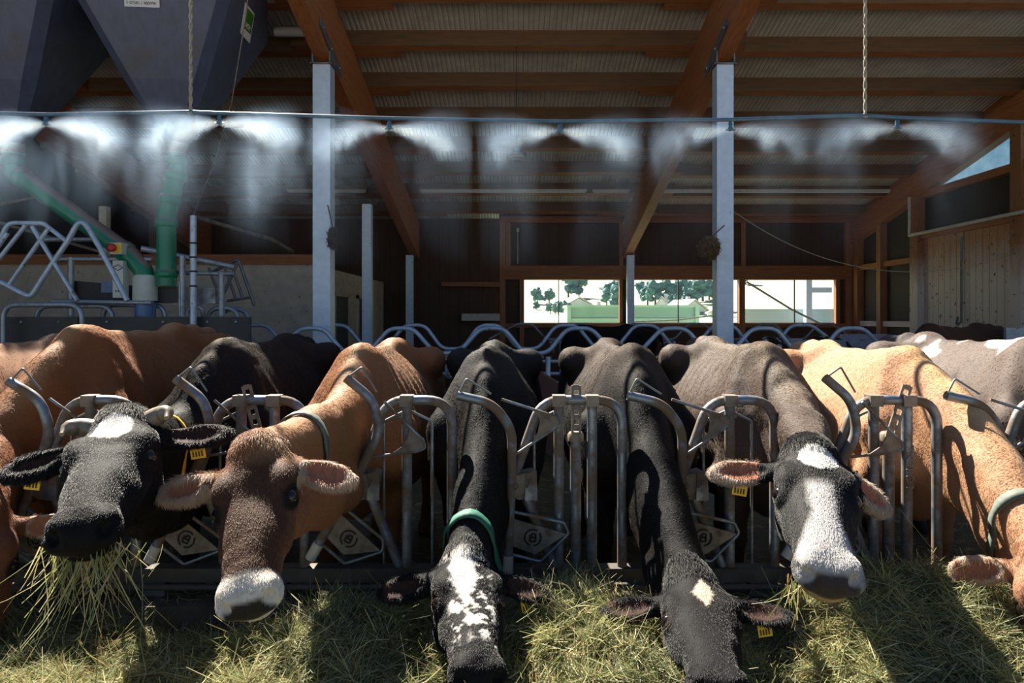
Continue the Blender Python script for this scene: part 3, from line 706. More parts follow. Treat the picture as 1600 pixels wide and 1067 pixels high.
        Fd.cone(H(.495,-.108,-.085), H(.495,-.108,.085), .004*HL, .004*HL, -.014*HL)
        for e in (-1, 1): Fd.cone(H(.49,-.108,e*.08), H(.39,-.118,e*.095), .004*HL, .003*HL, -.012*HL)
        EL(.30,-.19,0,.12,.03,.03,.03)
        # ears: leaf with a scooped front
        earinfo = []
        for e, (dr, fw) in zip((-1, 1), ears):
            base = H(.045,-.075,e*.10); d = nrm(l*e*1.0+u*(-.10+0.9*fw)+n*(.12+dr*.6)); 
            tw = nrm(np.cross(d, u*1.0+n*0.0+0.35*n)); nr = nrm(np.cross(tw, d)); 
            if nr.dot(u)+nr.dot(n)*0.4 < 0: nr = -nr
            tw = nrm(np.cross(nr, d)); EL_ = ear_len
            Fd.cone(base, base+d*.06*HL, .032*HL, .030*HL, .03*HL)
            Fd.ell(base+d*.12*HL*EL_, ((d,.098*HL*EL_),(tw,.050*HL),(nr,.019*HL)), .02*HL)
            Fd.cone(base+d*.16*HL*EL_, base+d*.205*HL*EL_, .022*HL, .008*HL, .02*HL, .45, nr)
            Fd.ell(base+d*.115*HL*EL_+nr*.019*HL, ((d,.075*HL),(tw,.030*HL),(nr,.017*HL)), -.01*HL)
            earinfo.append((base, d, tw, nr))
    r = Fd.sub(lo, hi); sl, (X, Y, Z) = r
    near = np.abs(Fd.d[sl]) < .05; w_ = (np.sin(X*31+2*np.sin(Y*17+Z*9))*np.sin(Y*27+1.5*np.sin(Z*21))*np.sin(Z*29+1.7*np.sin(X*19))).astype(np.float32)
    w2 = (np.sin(X*13+1.1*np.sin(Y*11+Z*6))*np.cos(Y*12+1.3*np.sin(Z*10+X*5))).astype(np.float32)
    Fd.d[sl] += np.where(near, .0022*w_+.005*w2, 0)
    vts, f = Fd.mesh()
    ring_pts = None
    if collar:
        ct, cw, cmat, tlt = collar; cen = [np.array(v) for v in path(c0, occ)]; kk = min(int(ct*4), 3); fr = ct*4-kk; cc0 = cen[kk]*(1-fr)+cen[kk+1]*fr
        axd = nrm(nrm(cen[min(kk+1,4)]-cen[kk])+np.array((0,0,tlt))); e1 = nrm(np.cross(axd,(0,0,1))); e2 = np.cross(axd,e1)
        def skin(q):
            ii = [np.clip(np.searchsorted(Fd.a[k], q[:,k]), 0, len(Fd.a[k])-1) for k in range(3)]; return Fd.d[ii[0],ii[1],ii[2]]
        rs_ = np.linspace(.04,.34,120); ring_pts = []
        for off_ in (-cw/2, cw/2):
            row = []
            for a_ in np.linspace(0,2*PI,40,endpoint=False):
                dd_ = e1*math.cos(a_)+e2*math.sin(a_); q_ = cc0+axd*off_+rs_[:,None]*dd_; dv_ = skin(q_); hit = np.argmax(dv_ > .004) if (dv_ > .004).any() else 119; row.append(rs_[hit])
            row = np.array(row); row = np.minimum(row, np.median(row)*1.6); row = (np.roll(row,1)+2*row+np.roll(row,-1))/4
            ring_pts.append([cc0+axd*off_+(rr_+.004)*(e1*math.cos(a_)+e2*math.sin(a_)) for rr_, a_ in zip(row, np.linspace(0,2*PI,40,endpoint=False))])
    for it in range(3):
        sm_ = np.zeros_like(vts); ct_ = np.zeros(len(vts))
        for k in range(4):
            a_, b_ = f[:,k], f[:,(k+1)%4]
            for q in range(3): sm_[:,q] += np.bincount(a_, vts[b_,q], len(vts))+np.bincount(b_, vts[a_,q], len(vts))
            ct_ += np.bincount(a_, minlength=len(vts))+np.bincount(b_, minlength=len(vts))
        new = sm_/np.maximum(ct_,1)[:,None]; w_ = np.full(len(vts), .6)
        if head and it > 0: w_ = np.where(np.linalg.norm(vts-H(.2,-.1,0),axis=1) < .42*HL, 0.0, .6)
        vts = vts+(new-vts)*w_[:,None]
    # colours
    p = vts; s_, x_, z_ = inv_s(p[:,0],p[:,1],p[:,2]), inv_x(p[:,0],p[:,1],p[:,2]), inv_z(p[:,0],p[:,1],p[:,2])
    info = dict(p=p, s=s_, x=x_, z=z_)
    if head:
        r = (p-poll)/HL; info.update(a=r@n, b=r@u, c=r@l)
        hm = (info['a'] > -.06) & (info['a'] < .6) & (np.abs(info['b']+.1) < .2) & (np.abs(info['c']) < .16)
        info['head'] = hm
        ein = np.zeros(len(p)); eall = np.zeros(len(p))
        for base, d, tw, nr in earinfo:
            q = p-base; qa, qt, qn = q@d/HL, q@tw/HL, q@nr/HL
            inr = (qa > .04) & (qa < .24) & (np.abs(qt) < .06) & (np.abs(qn) < .035)
            eall = np.maximum(eall, inr); ein = np.maximum(ein, inr*(np.abs(qt) < .034)*(qa < .19)*(qn > -0.002)*(qn < .012))
        info['ear'] = eall > 0; info['ear_in'] = ein > 0
    colr = coat(info).astype(np.float32)
    org = np.array((X0, Y0+0.9*sc, ZF+zoff)); root = bpy.data.objects.new(name, None) if False else None
    me = bpy.data.meshes.new(name); me.vertices.add(len(p)); me.vertices.foreach_set('co', (p-org).astype(np.float32).ravel())
    me.loops.add(f.size); me.loops.foreach_set('vertex_index', f.astype(np.int32).ravel())
    me.polygons.add(len(f)); me.polygons.foreach_set('loop_start', np.arange(0, f.size, 4, dtype=np.int32)); me.polygons.foreach_set('loop_total', np.full(len(f), 4, np.int32))
    me.update(calc_edges=True); me.validate(); me.polygons.foreach_set('use_smooth', [True]*len(me.polygons))
    at = me.attributes.new('coat', 'FLOAT_COLOR', 'POINT'); at.data.foreach_set('color', np.concatenate([colr, np.ones((len(p),1),np.float32)],1).ravel())
    me.materials.append(M['coat_gloss' if glossy else 'coat'])
    o = bpy.data.objects.new(name, me); COL.objects.link(o); o.location = org; tag(o, label, cat)
    if head:
        for e in (-1, 1):
            c = Vector(H(.186,-.054,e*.094)+nrm(l*e*.86+u*.45)*.006*HL); MB().lathe(c-Vector(n)*0, [(0.001,-.027*HL)]+[(.027*HL*math.cos(a), .027*HL*math.sin(a)) for a in np.linspace(-1.4,1.4,9)]+[(0.001,.027*HL)], Vector(l), 12).build('eye', M['eye'], o)
        if horns:
            for e in (-1, 1):
                a = Vector(H(.0,-.03,e*.07)); b_ = Vector(H(-.01,-.015,e*.115)); c_ = Vector(H(.02,.0,e*.14)); d_ = Vector(H(.055,.0,e*.142))
                MB().tube(fillet([a,b_,c_,d_], .04, 5), [.034*HL]*4+[.03*HL]*5+[.027*HL]*4+[.018*HL]*1 if False else list(np.interp(np.linspace(0,1,len(fillet([a,b_,c_,d_],.04,5))), [0,.6,1], [.030*HL,.024*HL,.007*HL])), 12).build('horn', M['horn'], o)
        for e, ang in tags:
            base, d, tw, nr = earinfo[0 if e < 0 else 1]
            c = base+d*.115*HL*ear_len+nr*.012*HL; dn = nrm(np.array((0,0,-1.))+0.15*d)
            nn = nrm(nr+np.array((0,-.8,0))); wv_ = nrm(np.cross(nn, dn)); hh = 0.030
            cc = c+dn*.062+nn*.016
            tg = MB().prism([Vector(cc+wv_*x+dn*y) for x, y in ((-.024,.028),(.024,.028),(.024,-.012),(.010,-.032),(-.010,-.032),(-.024,-.012))], Vector(nn*.003)).build('ear_tag', M['tag'], o)
            mb = MB()
            for k in range(4): mb.add([Vector(cc+wv_*(x*0.9)+dn*y+nn*.0038) for x, y in ((-.020+k*.0105,.022),(-.014+k*.0105,.022),(-.014+k*.0105,.004),(-.020+k*.0105,.004))], [(0,1,2,3)])
            mb.build('print', M['tag_print'], tg)
    if ring_pts:
        A_, B_ = ring_pts; n_ = 40; cen_ = np.mean(A_+B_, axis=0); out_ = [[p_+nrm(p_-cen_)*.006 for p_ in r_] for r_ in ring_pts]
        mb = MB(); mb.add([Vector(v) for r_ in (A_, B_, out_[1], out_[0]) for v in r_], [(i*n_+k, i*n_+(k+1)%n_, ((i+1)%4)*n_+(k+1)%n_, ((i+1)%4)*n_+k) for i in range(4) for k in range(n_)], True)
        co_ = mb.build('collar', M[collar[2]], o)
        if collar[2] == 'chain':
            lowp = Vector(min(out_[0], key=lambda v: v[2])); MB().lathe(lowp-V(0,.02,.03), [(.030,0),(.034,.008),(.034,.022),(.028,.028)], (0,-1,.3), 14).build('collar_tag', M['collar_green'], co_)
    if fur: make_fur(o, p, f, colr, org, fur, n if head else None, info)
    o_info = dict(obj=o, H=H if head else None, B=B, fd=None)
    return o_info

def sm(x, a, b): return np.clip((x-a)/(b-a), 0, 1)
def lerp3(c, f, d): return c*(1-f[:,None])+np.array(d)[None,:]*f[:,None]
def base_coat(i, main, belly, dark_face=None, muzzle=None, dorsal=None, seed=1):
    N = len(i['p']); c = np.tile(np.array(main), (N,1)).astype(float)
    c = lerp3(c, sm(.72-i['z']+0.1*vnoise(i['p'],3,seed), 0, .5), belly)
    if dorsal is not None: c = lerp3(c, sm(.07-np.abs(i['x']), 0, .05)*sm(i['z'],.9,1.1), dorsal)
    if 'a' in i:
        if dark_face is not None: c = lerp3(c, i['head']*sm(i['a'],.02,.10)*sm(i['b'],-.13,-.04), dark_face)
        if muzzle is not None:
            ms, nose_c = muzzle
            c = lerp3(c, i['head']*sm(i['a']+.012*vnoise(i['p'],20,seed),.425,.455), ms)
            c = lerp3(c, i['head']*sm(i['a'],.505,.515)*sm(i['b'],-.105,-.095)*sm(.075-np.abs(i['c']),0,.01), nose_c)
        c = lerp3(c, i['head']*sm(1.0-((i['a']-.188)/.052)**2-((i['b']+.046)/.036)**2,0,.35)*sm(np.abs(i['c']),.08,.095), (0.014,0.010,0.009))
        if dark_face is not None: c = lerp3(c, i['ear']*.75, (0.58,0.45,0.34))
        c = lerp3(c, i['ear_in']*1.0, PINK)
    return c
# each animal in the row at the fence
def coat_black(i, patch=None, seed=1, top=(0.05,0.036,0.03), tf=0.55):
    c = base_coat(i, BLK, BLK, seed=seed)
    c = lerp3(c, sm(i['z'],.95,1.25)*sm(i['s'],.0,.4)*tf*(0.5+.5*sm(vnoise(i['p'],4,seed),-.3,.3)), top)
    if patch is not None: c = patch(i, c)
    if 'ear_in' in i: c = lerp3(c, i['ear_in']*1.0, (0.05,0.025,0.02))
    return c
def patch_fore(i, c):
    q = ((i['a']-.085)/.058)**2+((i['c']-.0)/.056)**2+0.55*vnoise(i['p'],22,2)
    return lerp3(c, i['head']*sm(1.0-q,-.05,.12)*sm(i['b'],-.06,-.045), WHT)
def patch_speck(i, c):
    w = .028+.02*np.sin(i['a']*16)-.03*sm(i['a'],.33,.45); v = vnoise(i['p'],26,5)+.7*vnoise(i['p'],62,3)
    f = sm(w-np.abs(i['c']+.02)+.026*v,-.004,.008); f2 = sm(.075-np.abs(i['c'])+.02*v,0,.02)*sm(v,.12,.22)
    return lerp3(c, i['head']*np.maximum(f,f2)*sm(i['a'],-.02,.01)*sm(.40-i['a']+.05*v,0,.03)*sm(i['b'],-.05,-.035), WHT)
def patch_diam(i, c):
    q = np.abs((i['a']-.115)/.068)+np.abs((i['c']-.018)/.036)+.3*vnoise(i['p'],30,4)
    return lerp3(c, i['head']*sm(1.0-q,-.05,.1)*sm(i['b'],-.05,-.035), (0.55,0.46,0.36))
def patch_bw(i, c):
    v = vnoise(i['p'],24,6); c = c.copy()
    q = ((i['a']-.07)/.055)**2+((i['c']-.01)/.055)**2+.5*v
    f = sm(1.0-q,-.05,.15)
    c = lerp3(c, i['head']*sm(i['a'],.16,.20)*sm(.045+.05*sm(i['a'],.33,.45)-np.abs(i['c'])+.01*v,0,.02)*sm(i['b'],-.12,-.08), (0.46,0.44,0.43))
    c = lerp3(c, i['head']*f*sm(i['b'],-.06,-.045), WHT)
    c = lerp3(c, i['head']*sm(i['a'],.50,.512)*sm(.09-np.abs(i['c']),0,.02), (0.05,0.04,0.04))
    c = lerp3(c, i['head']*sm(i['a'],.47,.49)*sm(-i['b'],.105,.115), (0.42,0.30,0.14))
    return c
def aim(poll, px, py, L):        # nose direction so that a head of length L ends on the sight line of (px, py), nearer than the poll
    poll = Vector(poll); d = V((px-VX)/F, 1, -(py-VY)/F).normalized(); o = V(0,0,CZ); tc = (poll-o).dot(d); foot = o+d*tc
    h2 = L*L-(poll-foot).length_squared; q = foot-d*math.sqrt(max(h2, 0)); return tuple((q-poll).normalized())
cows = {}
# brown cow at the left edge, head out of the frame
cows['c1'] = cow('cow', 'reddish brown cow at the left edge, ribs showing, its head past the frame', -2.24, poll=P(-38,800,2.55), nose=(.28,-.45,-.85), lat=0.0, fur=100000, scale=1.10, fat=.95,
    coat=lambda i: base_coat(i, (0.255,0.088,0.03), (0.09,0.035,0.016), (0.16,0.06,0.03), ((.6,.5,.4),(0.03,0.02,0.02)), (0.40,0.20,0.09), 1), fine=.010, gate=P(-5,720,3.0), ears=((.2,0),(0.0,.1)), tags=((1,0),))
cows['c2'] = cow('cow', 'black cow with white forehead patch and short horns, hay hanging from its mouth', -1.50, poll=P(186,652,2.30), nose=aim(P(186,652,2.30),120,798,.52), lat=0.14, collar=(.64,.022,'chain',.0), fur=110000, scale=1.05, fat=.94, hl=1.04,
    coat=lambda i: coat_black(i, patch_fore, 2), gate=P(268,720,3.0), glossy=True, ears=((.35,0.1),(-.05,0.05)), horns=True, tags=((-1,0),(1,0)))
cows['c3'] = cow('cow', 'brown cow with dark face, pale muzzle and big bright ears, second head from left', -0.80, poll=P(396,700,2.22), nose=aim(P(396,700,2.22),378,928,.52), lat=0.22, fur=110000, collar=(.80,.028,'collar_grey',.0), scale=1.03, fat=.88, hl=1.0,
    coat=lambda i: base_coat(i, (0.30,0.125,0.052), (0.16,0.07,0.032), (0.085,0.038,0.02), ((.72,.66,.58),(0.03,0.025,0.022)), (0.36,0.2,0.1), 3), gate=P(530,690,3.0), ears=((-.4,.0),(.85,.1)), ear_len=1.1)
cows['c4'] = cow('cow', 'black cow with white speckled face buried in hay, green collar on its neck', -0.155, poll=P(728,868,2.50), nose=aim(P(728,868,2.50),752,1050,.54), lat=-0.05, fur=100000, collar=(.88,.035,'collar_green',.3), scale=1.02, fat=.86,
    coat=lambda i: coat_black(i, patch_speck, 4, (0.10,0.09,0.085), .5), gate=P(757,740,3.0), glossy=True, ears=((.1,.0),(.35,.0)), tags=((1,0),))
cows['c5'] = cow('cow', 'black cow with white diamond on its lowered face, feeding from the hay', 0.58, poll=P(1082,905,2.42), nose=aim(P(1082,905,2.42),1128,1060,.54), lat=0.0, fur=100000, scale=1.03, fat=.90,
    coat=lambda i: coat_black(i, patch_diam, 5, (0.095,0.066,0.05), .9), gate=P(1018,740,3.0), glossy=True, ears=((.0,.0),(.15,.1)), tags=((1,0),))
cows['c6'] = cow('cow', 'dark brown cow with black and white face and grey blaze, looking over the hay', 1.25, poll=P(1268,700,2.30), nose=aim(P(1268,700,2.30),1302,885,.53), lat=-0.05, fur=140000, scale=1.04, fat=.88,
    coat=lambda i: patch_bw(i, lerp3(base_coat(i, GRB, (0.035,0.022,0.015), BLK, None, (0.16,0.12,0.09), 6), 1.0*i['head'], BLK)), gate=P(1252,690,3.0), ears=((.1,.1),(-.6,-.9)), tags=((-1,0),))
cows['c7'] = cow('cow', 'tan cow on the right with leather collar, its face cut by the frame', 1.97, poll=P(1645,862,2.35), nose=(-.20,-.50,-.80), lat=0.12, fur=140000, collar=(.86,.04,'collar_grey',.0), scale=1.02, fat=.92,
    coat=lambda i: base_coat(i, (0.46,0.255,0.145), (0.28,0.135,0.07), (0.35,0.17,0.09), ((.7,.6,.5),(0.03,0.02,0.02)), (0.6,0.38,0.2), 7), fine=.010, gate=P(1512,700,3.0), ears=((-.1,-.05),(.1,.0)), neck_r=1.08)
def coat_grey(i):
    c = base_coat(i, (0.125,0.095,0.082), (0.05,0.04,0.035), seed=8)
    v = vnoise(i['p'],3.2,8); c = lerp3(c, sm(v,.30,.34)*sm(i['z'],.6,.8), WHT); return lerp3(c, sm(-v,.16,.3), BLK)
cows['c8'] = cow('cow', 'grey cow with black and white patches standing behind the tan cow, right edge', 2.64, poll=P(1830,800,2.6), nose=(.1,-.5,-.85), fur=60000, scale=1.06, fat=.88, coat=coat_grey, fine=.02, coarse=.022, gate=P(1755,700,3.0))
cows['c9'] = cow('cow', 'light tan cow back at the far left, behind the reddish brown cow', -2.97, poll=P(-300,800,2.6), nose=(-.1,-.5,-.85), fur=15000, scale=1.05, fine=.02,
    coat=lambda i: base_coat(i, (0.45,0.24,0.14), (0.25,0.12,0.06), seed=9), gate=P(-230,700,3.0))
# animals loose in the barn behind
cows['c10'] = cow('cow', 'black cow standing far back behind the wavy rails, below the first window', 0, poll=None, head=False, coarse=.035, scale=1.05, Y0=11.6, coat=lambda i: coat_black(i, None, 10), yaw=0.0) if False else None
# ------------------------------------------------------------------ silos, feeding station, rails, mist line
def text_mesh(body, size, ext=0.001):
    cu = bpy.data.curves.new('lettering', 'FONT'); cu.body = body; cu.size = size; cu.extrude = ext; cu.align_x = 'CENTER'; cu.align_y = 'CENTER'
    to = bpy.data.objects.new('lettering', cu); COL.objects.link(to)
    dg = bpy.context.evaluated_depsgraph_get(); me = bpy.data.meshes.new_from_object(to.evaluated_get(dg)); bpy.data.objects.remove(to); return me
def put_text(body, size, c, ux, uy, mat, parent):
    me = text_mesh(body, size); me.materials.clear(); me.materials.append(mat)
    o = bpy.data.objects.new('lettering', me); COL.objects.link(o); o.parent = parent
    ux, uy = Vector(ux).normalized(), Vector(uy); uy = (uy-ux*uy.dot(ux)).normalized(); uz = ux.cross(uy)
    mt = Matrix((ux, uy, uz)).transposed().to_4x4(); mt.translation = Vector(c)-wloc(parent); o.matrix_local = mt; return o
M['silo'] = pm('silo', (0.075,0.095,0.17), (0.055,0.066,0.115), 4, 0.42, stretch=(3,3,0.6), dirt=(0.07,0.06,0.055), dscale=2.2, dpos=(0.5,0.75))
M['pipe_green'] = pm('pipe_green', (0.006,0.22,0.115), (0.008,0.17,0.09), 6, 0.33)
t = M['pipe_green'].node_tree; b = [n for n in t.nodes if n.type == 'BSDF_PRINCIPLED'][0]      # dust lying on upward faces
ge = t.nodes.new('ShaderNodeNewGeometry'); sp = t.nodes.new('ShaderNodeSeparateXYZ'); t.links.new(ge.outputs['Normal'], sp.inputs[0])
mr = t.nodes.new('ShaderNodeMapRange'); t.links.new(sp.outputs[2], mr.inputs[0]); mr.inputs[1].default_value = 0.25; mr.inputs[2].default_value = 0.5
cs = b.inputs['Base Color'].links[0].from_socket; t.links.new(mix(t, mr.outputs[0], cs, (0.24,0.17,0.15)), b.inputs['Base Color'])
M['ring'] = pm('ring', (0.40,0.38,0.35), (0.22,0.21,0.2), 14, 0.5, 0.4)
M['paper'] = pm('paper', (0.72,0.72,0.75), (0.62,0.62,0.66), 3, 0.6)
M['ink'] = pm('ink', (0.05,0.05,0.06), None, 3, 0.7)
M['label_green'] = pm('label_green', (0.03,0.20,0.015), (0.025,0.16,0.012), 4, 0.5)
M['pale_box'] = pm('pale_box', (0.60,0.63,0.55), (0.50,0.53,0.46), 7, 0.5)
M['red'] = pm('red', (0.55,0.02,0.02), None, 3, 0.35); M['yellow'] = pm('yellow', (0.8,0.5,0.03), None, 3, 0.5)
M['blue_plastic'] = pm('blue_plastic', (0.10,0.19,0.38), (0.08,0.15,0.30), 6, 0.4)
M['gate_blue'] = pm('gate_blue', (0.50,0.60,0.70), (0.36,0.44,0.54), 12, 0.42, 0.35, dirt=(0.16,0.13,0.11), dscale=8, dpos=(0.6,0.68))
M['rubber_board'] = pm('rubber_board', (0.018,0.020,0.026), (0.04,0.038,0.035), 5, 0.55, dirt=(0.12,0.10,0.07), dscale=22, dpos=(0.66,0.72))
YS = 8.0
def silo(cx, label, other=None):
    t_ = thing('feed_silo', label, 'silo', (cx, YS, 3.5), 'feed silos over the feeding station')
    th0 = math.radians(-38); R = 1.2; zo, zv, zt_ = 3.62, 5.15, 5.68
    def ring(r, z, ch=0.10):
        vs = []
        for k in range(4):
            a = th0+k*PI/2; c = V(math.cos(a), math.sin(a), 0)*r
            for e in (-1, 1):
                a2 = th0+(k+e)*PI/2; d = V(math.cos(a2), math.sin(a2), 0)*r; vs.append(V(cx, YS, z)+c.lerp(d, ch))
        return vs
    rings = [ring(0.16, zo, .25), ring(0.62, zo+0.62, .12), ring(R, zv, .06), ring(R, zt_, .06)]
    mb = MB()
    vs = [v for r in rings for v in r]
    mb.add(vs, [(i*8+k, i*8+(k+1)%8, (i+1)*8+(k+1)%8, (i+1)*8+k) for i in range(3) for k in range(8)]+[tuple(range(8))[::-1], tuple(range(24, 32))])
    mb.build('hopper', M['silo'], t_)
    MB().lathe((cx, YS, 3.50), [(0.115,0),(0.12,0.03),(0.115,0.06),(0.125,0.09),(0.12,0.14)], (0,0,1), 18).build('outlet_ring', M['ring'], t_)
    mb = MB()       # steel hanger straps up to the purlins
    for k in range(4):
        a = th0+k*PI/2; c = V(cx+math.cos(a)*1.1, YS+math.sin(a)*1.1, zt_); mb.box(c-V(.03,.03,.3), c+V(.03,.03,.06))
    mb.build('hanger', M['steel'], t_)
    return t_, rings
s2, rg = silo(-4.0, 'dark blue feed silo with white and green stickers, above the upright green pipe')
s1, _ = silo(-5.92, 'dark blue feed silo at the top left corner, above the slanting green pipe')
def on_face(px, py, r, k0, k1, i=1):      # where the sight line of a label corner meets a silo face
    a, b_, c = r[i][k0], r[i][k1], r[i+1][k0]; nn = (b_-a).cross(c-a).normalized()
    d = V((px-VX)/F, 1, -(py-VY)/F); o = V(0,0,CZ); q = o+d*((a-o).dot(nn)/d.dot(nn)); s = -1 if nn.dot(d) > 0 else 1
    return q+nn*0.006*s, nn*s
# front face lies between corners 3 (left near) and 0
def sticker(px, name, mat, kk, parent, i=1, lift=0.0):
    pts = [on_face(x, y, rg, *kk, i=i) for x, y in px]; nn = pts[0][1]
    return MB().prism([p+nn*lift for p, _ in pts], nn*0.004).build(name, mat, parent), [p+nn*(lift+.0055) for p, _ in pts], nn
FR, RT = (7, 0), (1, 2)
lab, c_, nn = sticker([(195,10),(250,12),(249,-18),(194,-18)], 'white_sticker', M['paper'], FR, s2)
ux = (c_[1]-c_[0]); uy = (c_[3]-c_[0]); put_text('F 07581 / 480990', 0.042, c_[0]+ux*0.48+uy*0.22, ux, uy, M['ink'], lab)
put_text('SILO', 0.08, c_[0]+ux*0.48+uy*0.75, ux, uy, M['ink'], lab) if False else None
lab, c_, nn = sticker([(374.5,51),(389,67.5),(396.5,21),(382,3)], 'sticker', M['paper'], RT, s2)
g_, cg, nn = sticker([(379.5,42),(389.5,53.5),(395,23.5),(384.5,10.5)], 'green_field', M['label_green'], RT, lab, lift=0.005)
ux, uy = cg[1]-cg[0], cg[3]-cg[0]; put_text('HCM', 0.075, cg[0]+ux*0.45+uy*0.2, ux, uy, M['paper'], lab)
ux, uy = c_[1]-c_[0], c_[3]-c_[0]; put_text('SYSTEME', 0.028, c_[0]+ux*0.5+uy*0.1, ux, uy, M['ink'], lab) if False else None

st = lambda px, py, dy=0.0: P(px, py, YS+dy)
# green down pipes with sockets
def green_pipe(label, pts, sock):
    t_ = thing('feed_pipe', label, 'pipe', pts[-1], 'green feed pipes')
    fl = fillet(pts, 0.22, 6); MB().tube(fl, 0.108, 18).build('tube', M['pipe_green'], t_)
    for p, d in sock:
        d = Vector(d).normalized(); MB().tube([p-d*0.05, p-d*0.03, p+d*0.03, p+d*0.05], [0.110,0.124,0.124,0.110], 18).build('socket', M['pipe_green'], t_)
    return t_
o1, o2 = V(-5.92, YS, 3.50), V(-4.0, YS, 3.50)
e1 = V(-5.92, YS, st(0,268).z); e2 = st(203,398)
green_pipe('long slanting green feed pipe running down to the pale dosing canister', [o1, e1, e2, st(226,424), st(226,446)], [(e1+(e2-e1)*0.07, e2-e1), (e2-(e2-e1)*0.04, e2-e1), (st(226,440), (0,0,1)), (V(-5.92,YS,3.42),(0,0,1))])
q = [o2, V(-4.0,YS,st(0,268).z), st(266,312), st(260,338), st(260,447)]
green_pipe('upright green feed pipe with two bends under the silo', q, [(V(-4.0,YS,3.42),(0,0,1)), (q[1]+(q[2]-q[1])*.15, q[2]-q[1]), (q[2], q[3]-q[1]), (q[3]-V(0,0,.08),(0,0,1)), (st(260,428),(0,0,1))])
# concentrate feeding station
fs = thing('feeding_station', 'galvanised feeding station with black side boards and raised blue gates, far left', 'feeder', (st(150,560).x, YS, 0.1))
for a, bb, dy in ((4,121,-.30), (123,299,-.28), (302,391,-.26)):
    MB().box((st(a,0,dy).x, YS+dy, 0.45), (st(bb,0,dy).x, YS+dy+0.03, st(0,495,dy).z)).build('side_board', M['rubber_board'], fs)
    for f_ in (.25,.75):
        x = st(a+(bb-a)*f_,0,dy).x; MB().lathe((x, YS+dy, st(0,503,dy).z), [(.016,0),(.016,.01),(.006,.014)], (0,-1,0), 8).build('bolt', M['galv_far'], fs)
def pipe(pts, r=0.026, mat='galv_far', name='pipe', rad=0.14): return MB().tube(fillet(pts, rad, 5), r, 10).build(name, M[mat], fs)
GN = 'bow'
def bow(x0, x1, y, dy, b=700): return pipe([V(st(x0,0,dy).x,YS+dy,.1), st(x0,y,dy), st(x1,y,dy), V(st(x1,0,dy).x,YS+dy,.1)], 0.028, name='bow', rad=0.16)
bow(5,128,476,-.45); bow(57,176,478,-.05); bow(161,258,476,.1); bow(293,318,479,.2); bow(325,372,481,.35); bow(345,388,483,.5)
pipe([st(92,405), st(238,405)], .028, name='cross_rail'); pipe([st(83,471,-.1), st(238,473,-.1)], .028, name='cross_rail')
pipe([st(69,374,.1), st(146,374,.1)], .028, name='cross_rail')
for px, y in ((111,402), (216,398), (283,440), (346,425), (285,400)): pipe([V(st(px,0).x,YS,.1), st(px,y)], .034, name='post')
pipe([V(st(302,0,-.35).x,YS-.35,.1), st(302,337,-.35)], .036, 'gate_blue', 'tall_post')
for y in (380,402,424,447): MB().tube([st(302,y,-.35)-V(0,0,.01), st(302,y,-.35)+V(0,0,.01)], .040, 10).build('cable_tie', M['black'], fs)
pipe([st(302,338,-.35), st(425,374,1.4), st(457,393,2.0)], .026, 'plate', 'stay', .1); pipe([st(220,388,-.1), st(365,417,.4)], .034, 'galv_far', 'stay')
pipe([st(268,426,.2), st(366,428,.2)], .024, name='cross_rail'); pipe([st(0,348,.6), st(156,393,.2)], .02, 'plate', 'stay'); pipe([st(0,320,1.2), st(58,307,1.2)], .02, 'plate', 'stay')
# raised gates (blue tubes)
ga = -.42
pipe([st(-14,436,ga), st(2,441,ga), st(34,458,ga), st(48,464,ga), st(73,425,ga), st(105,378,ga), st(127,338,ga), st(156,387,ga), st(199,470,ga)], .030, 'gate_blue', 'gate_frame', .18)
pipe([st(-12,398,ga), st(13,348,ga), st(68,349,ga), st(104,377,ga)], .026, 'gate_blue', 'gate_frame', .12)
for a, bq in (((40,352),(-2,405)), ((75,358),(13,446)), ((50,354),(121,470)), ((12,364),(-10,395))): pipe([st(*a,ga), st(*bq,ga)], .024, 'gate_blue', 'gate_bar')
gd = .8
pipe([st(330,426,gd), st(372,404,gd), st(398,478,gd)], .022, 'steel', 'rear_gate_frame', .05)
for a, bq in (((326,418),(346,470)), ((352,420),(368,466)), ((365,425),(379,465)), ((372,408),(345,470)), ((355,470),(394,464))): pipe([st(*a,gd), st(*bq,gd)], .018, 'steel', 'rear_gate_bar')
# boxes
def bx(x0, y0, x1, y1, dy, d, mat, name, parent=None): return MB().box((st(x0,0,dy).x, YS+dy, st(0,y1,dy).z), (st(x1,0,dy).x, YS+dy+d, st(0,y0,dy).z)).build(name, M[mat], parent or fs)
sw = bx(171,379,190,397,-.2,.16,'pale_box','switch_box'); bx(177,381,189,395,-.206,.006,'yellow','switch_plate',sw)
MB().lathe(st(176,387,-.21), [(.045,0),(.05,.03),(.03,.04)], (0,-1,0), 14).build('stop_button', M['red'], sw)
dz = bx(176,407,192,465,-.16,.12,'pale_box','doser_cover'); cdi = st(184,418,-.165)
mb = MB(); d1 = .055
for (a, bq) in (((-1,0),(0,.62)), ((0,.62),(1,0)), ((1,0),(0,-.62)), ((0,-.62),(-1,0))): mb.beam(cdi+V(a[0]*d1,0,a[1]*d1), cdi+V(bq[0]*d1,0,bq[1]*d1), .004, .014, (0,1,0))
mb.build('diamond_mark', M['ink'], dz)
for i, x in enumerate((180,184,189)): MB().box(st(x,456,-.165), st(x+2,453,-.16)).build('print', M['ink'], dz)
MB().lathe(st(227,470,0), [(.135,0),(.135,.27),(.115,.30)], (0,0,1), 18).build('canister', M['pale_box'], fs)
MB().lathe(st(227,496,0), [(.11,0),(.12,.18)], (0,0,1), 16).build('canister_base', M['blue_plastic'], fs)
tro = MB(); tro.prism([st(108,438,.05), st(205,446,.05), st(212,458,.05), st(200,470,.05), st(122,470,.05)], (0,.45,0)); tro.build('trough', M['black'], fs)
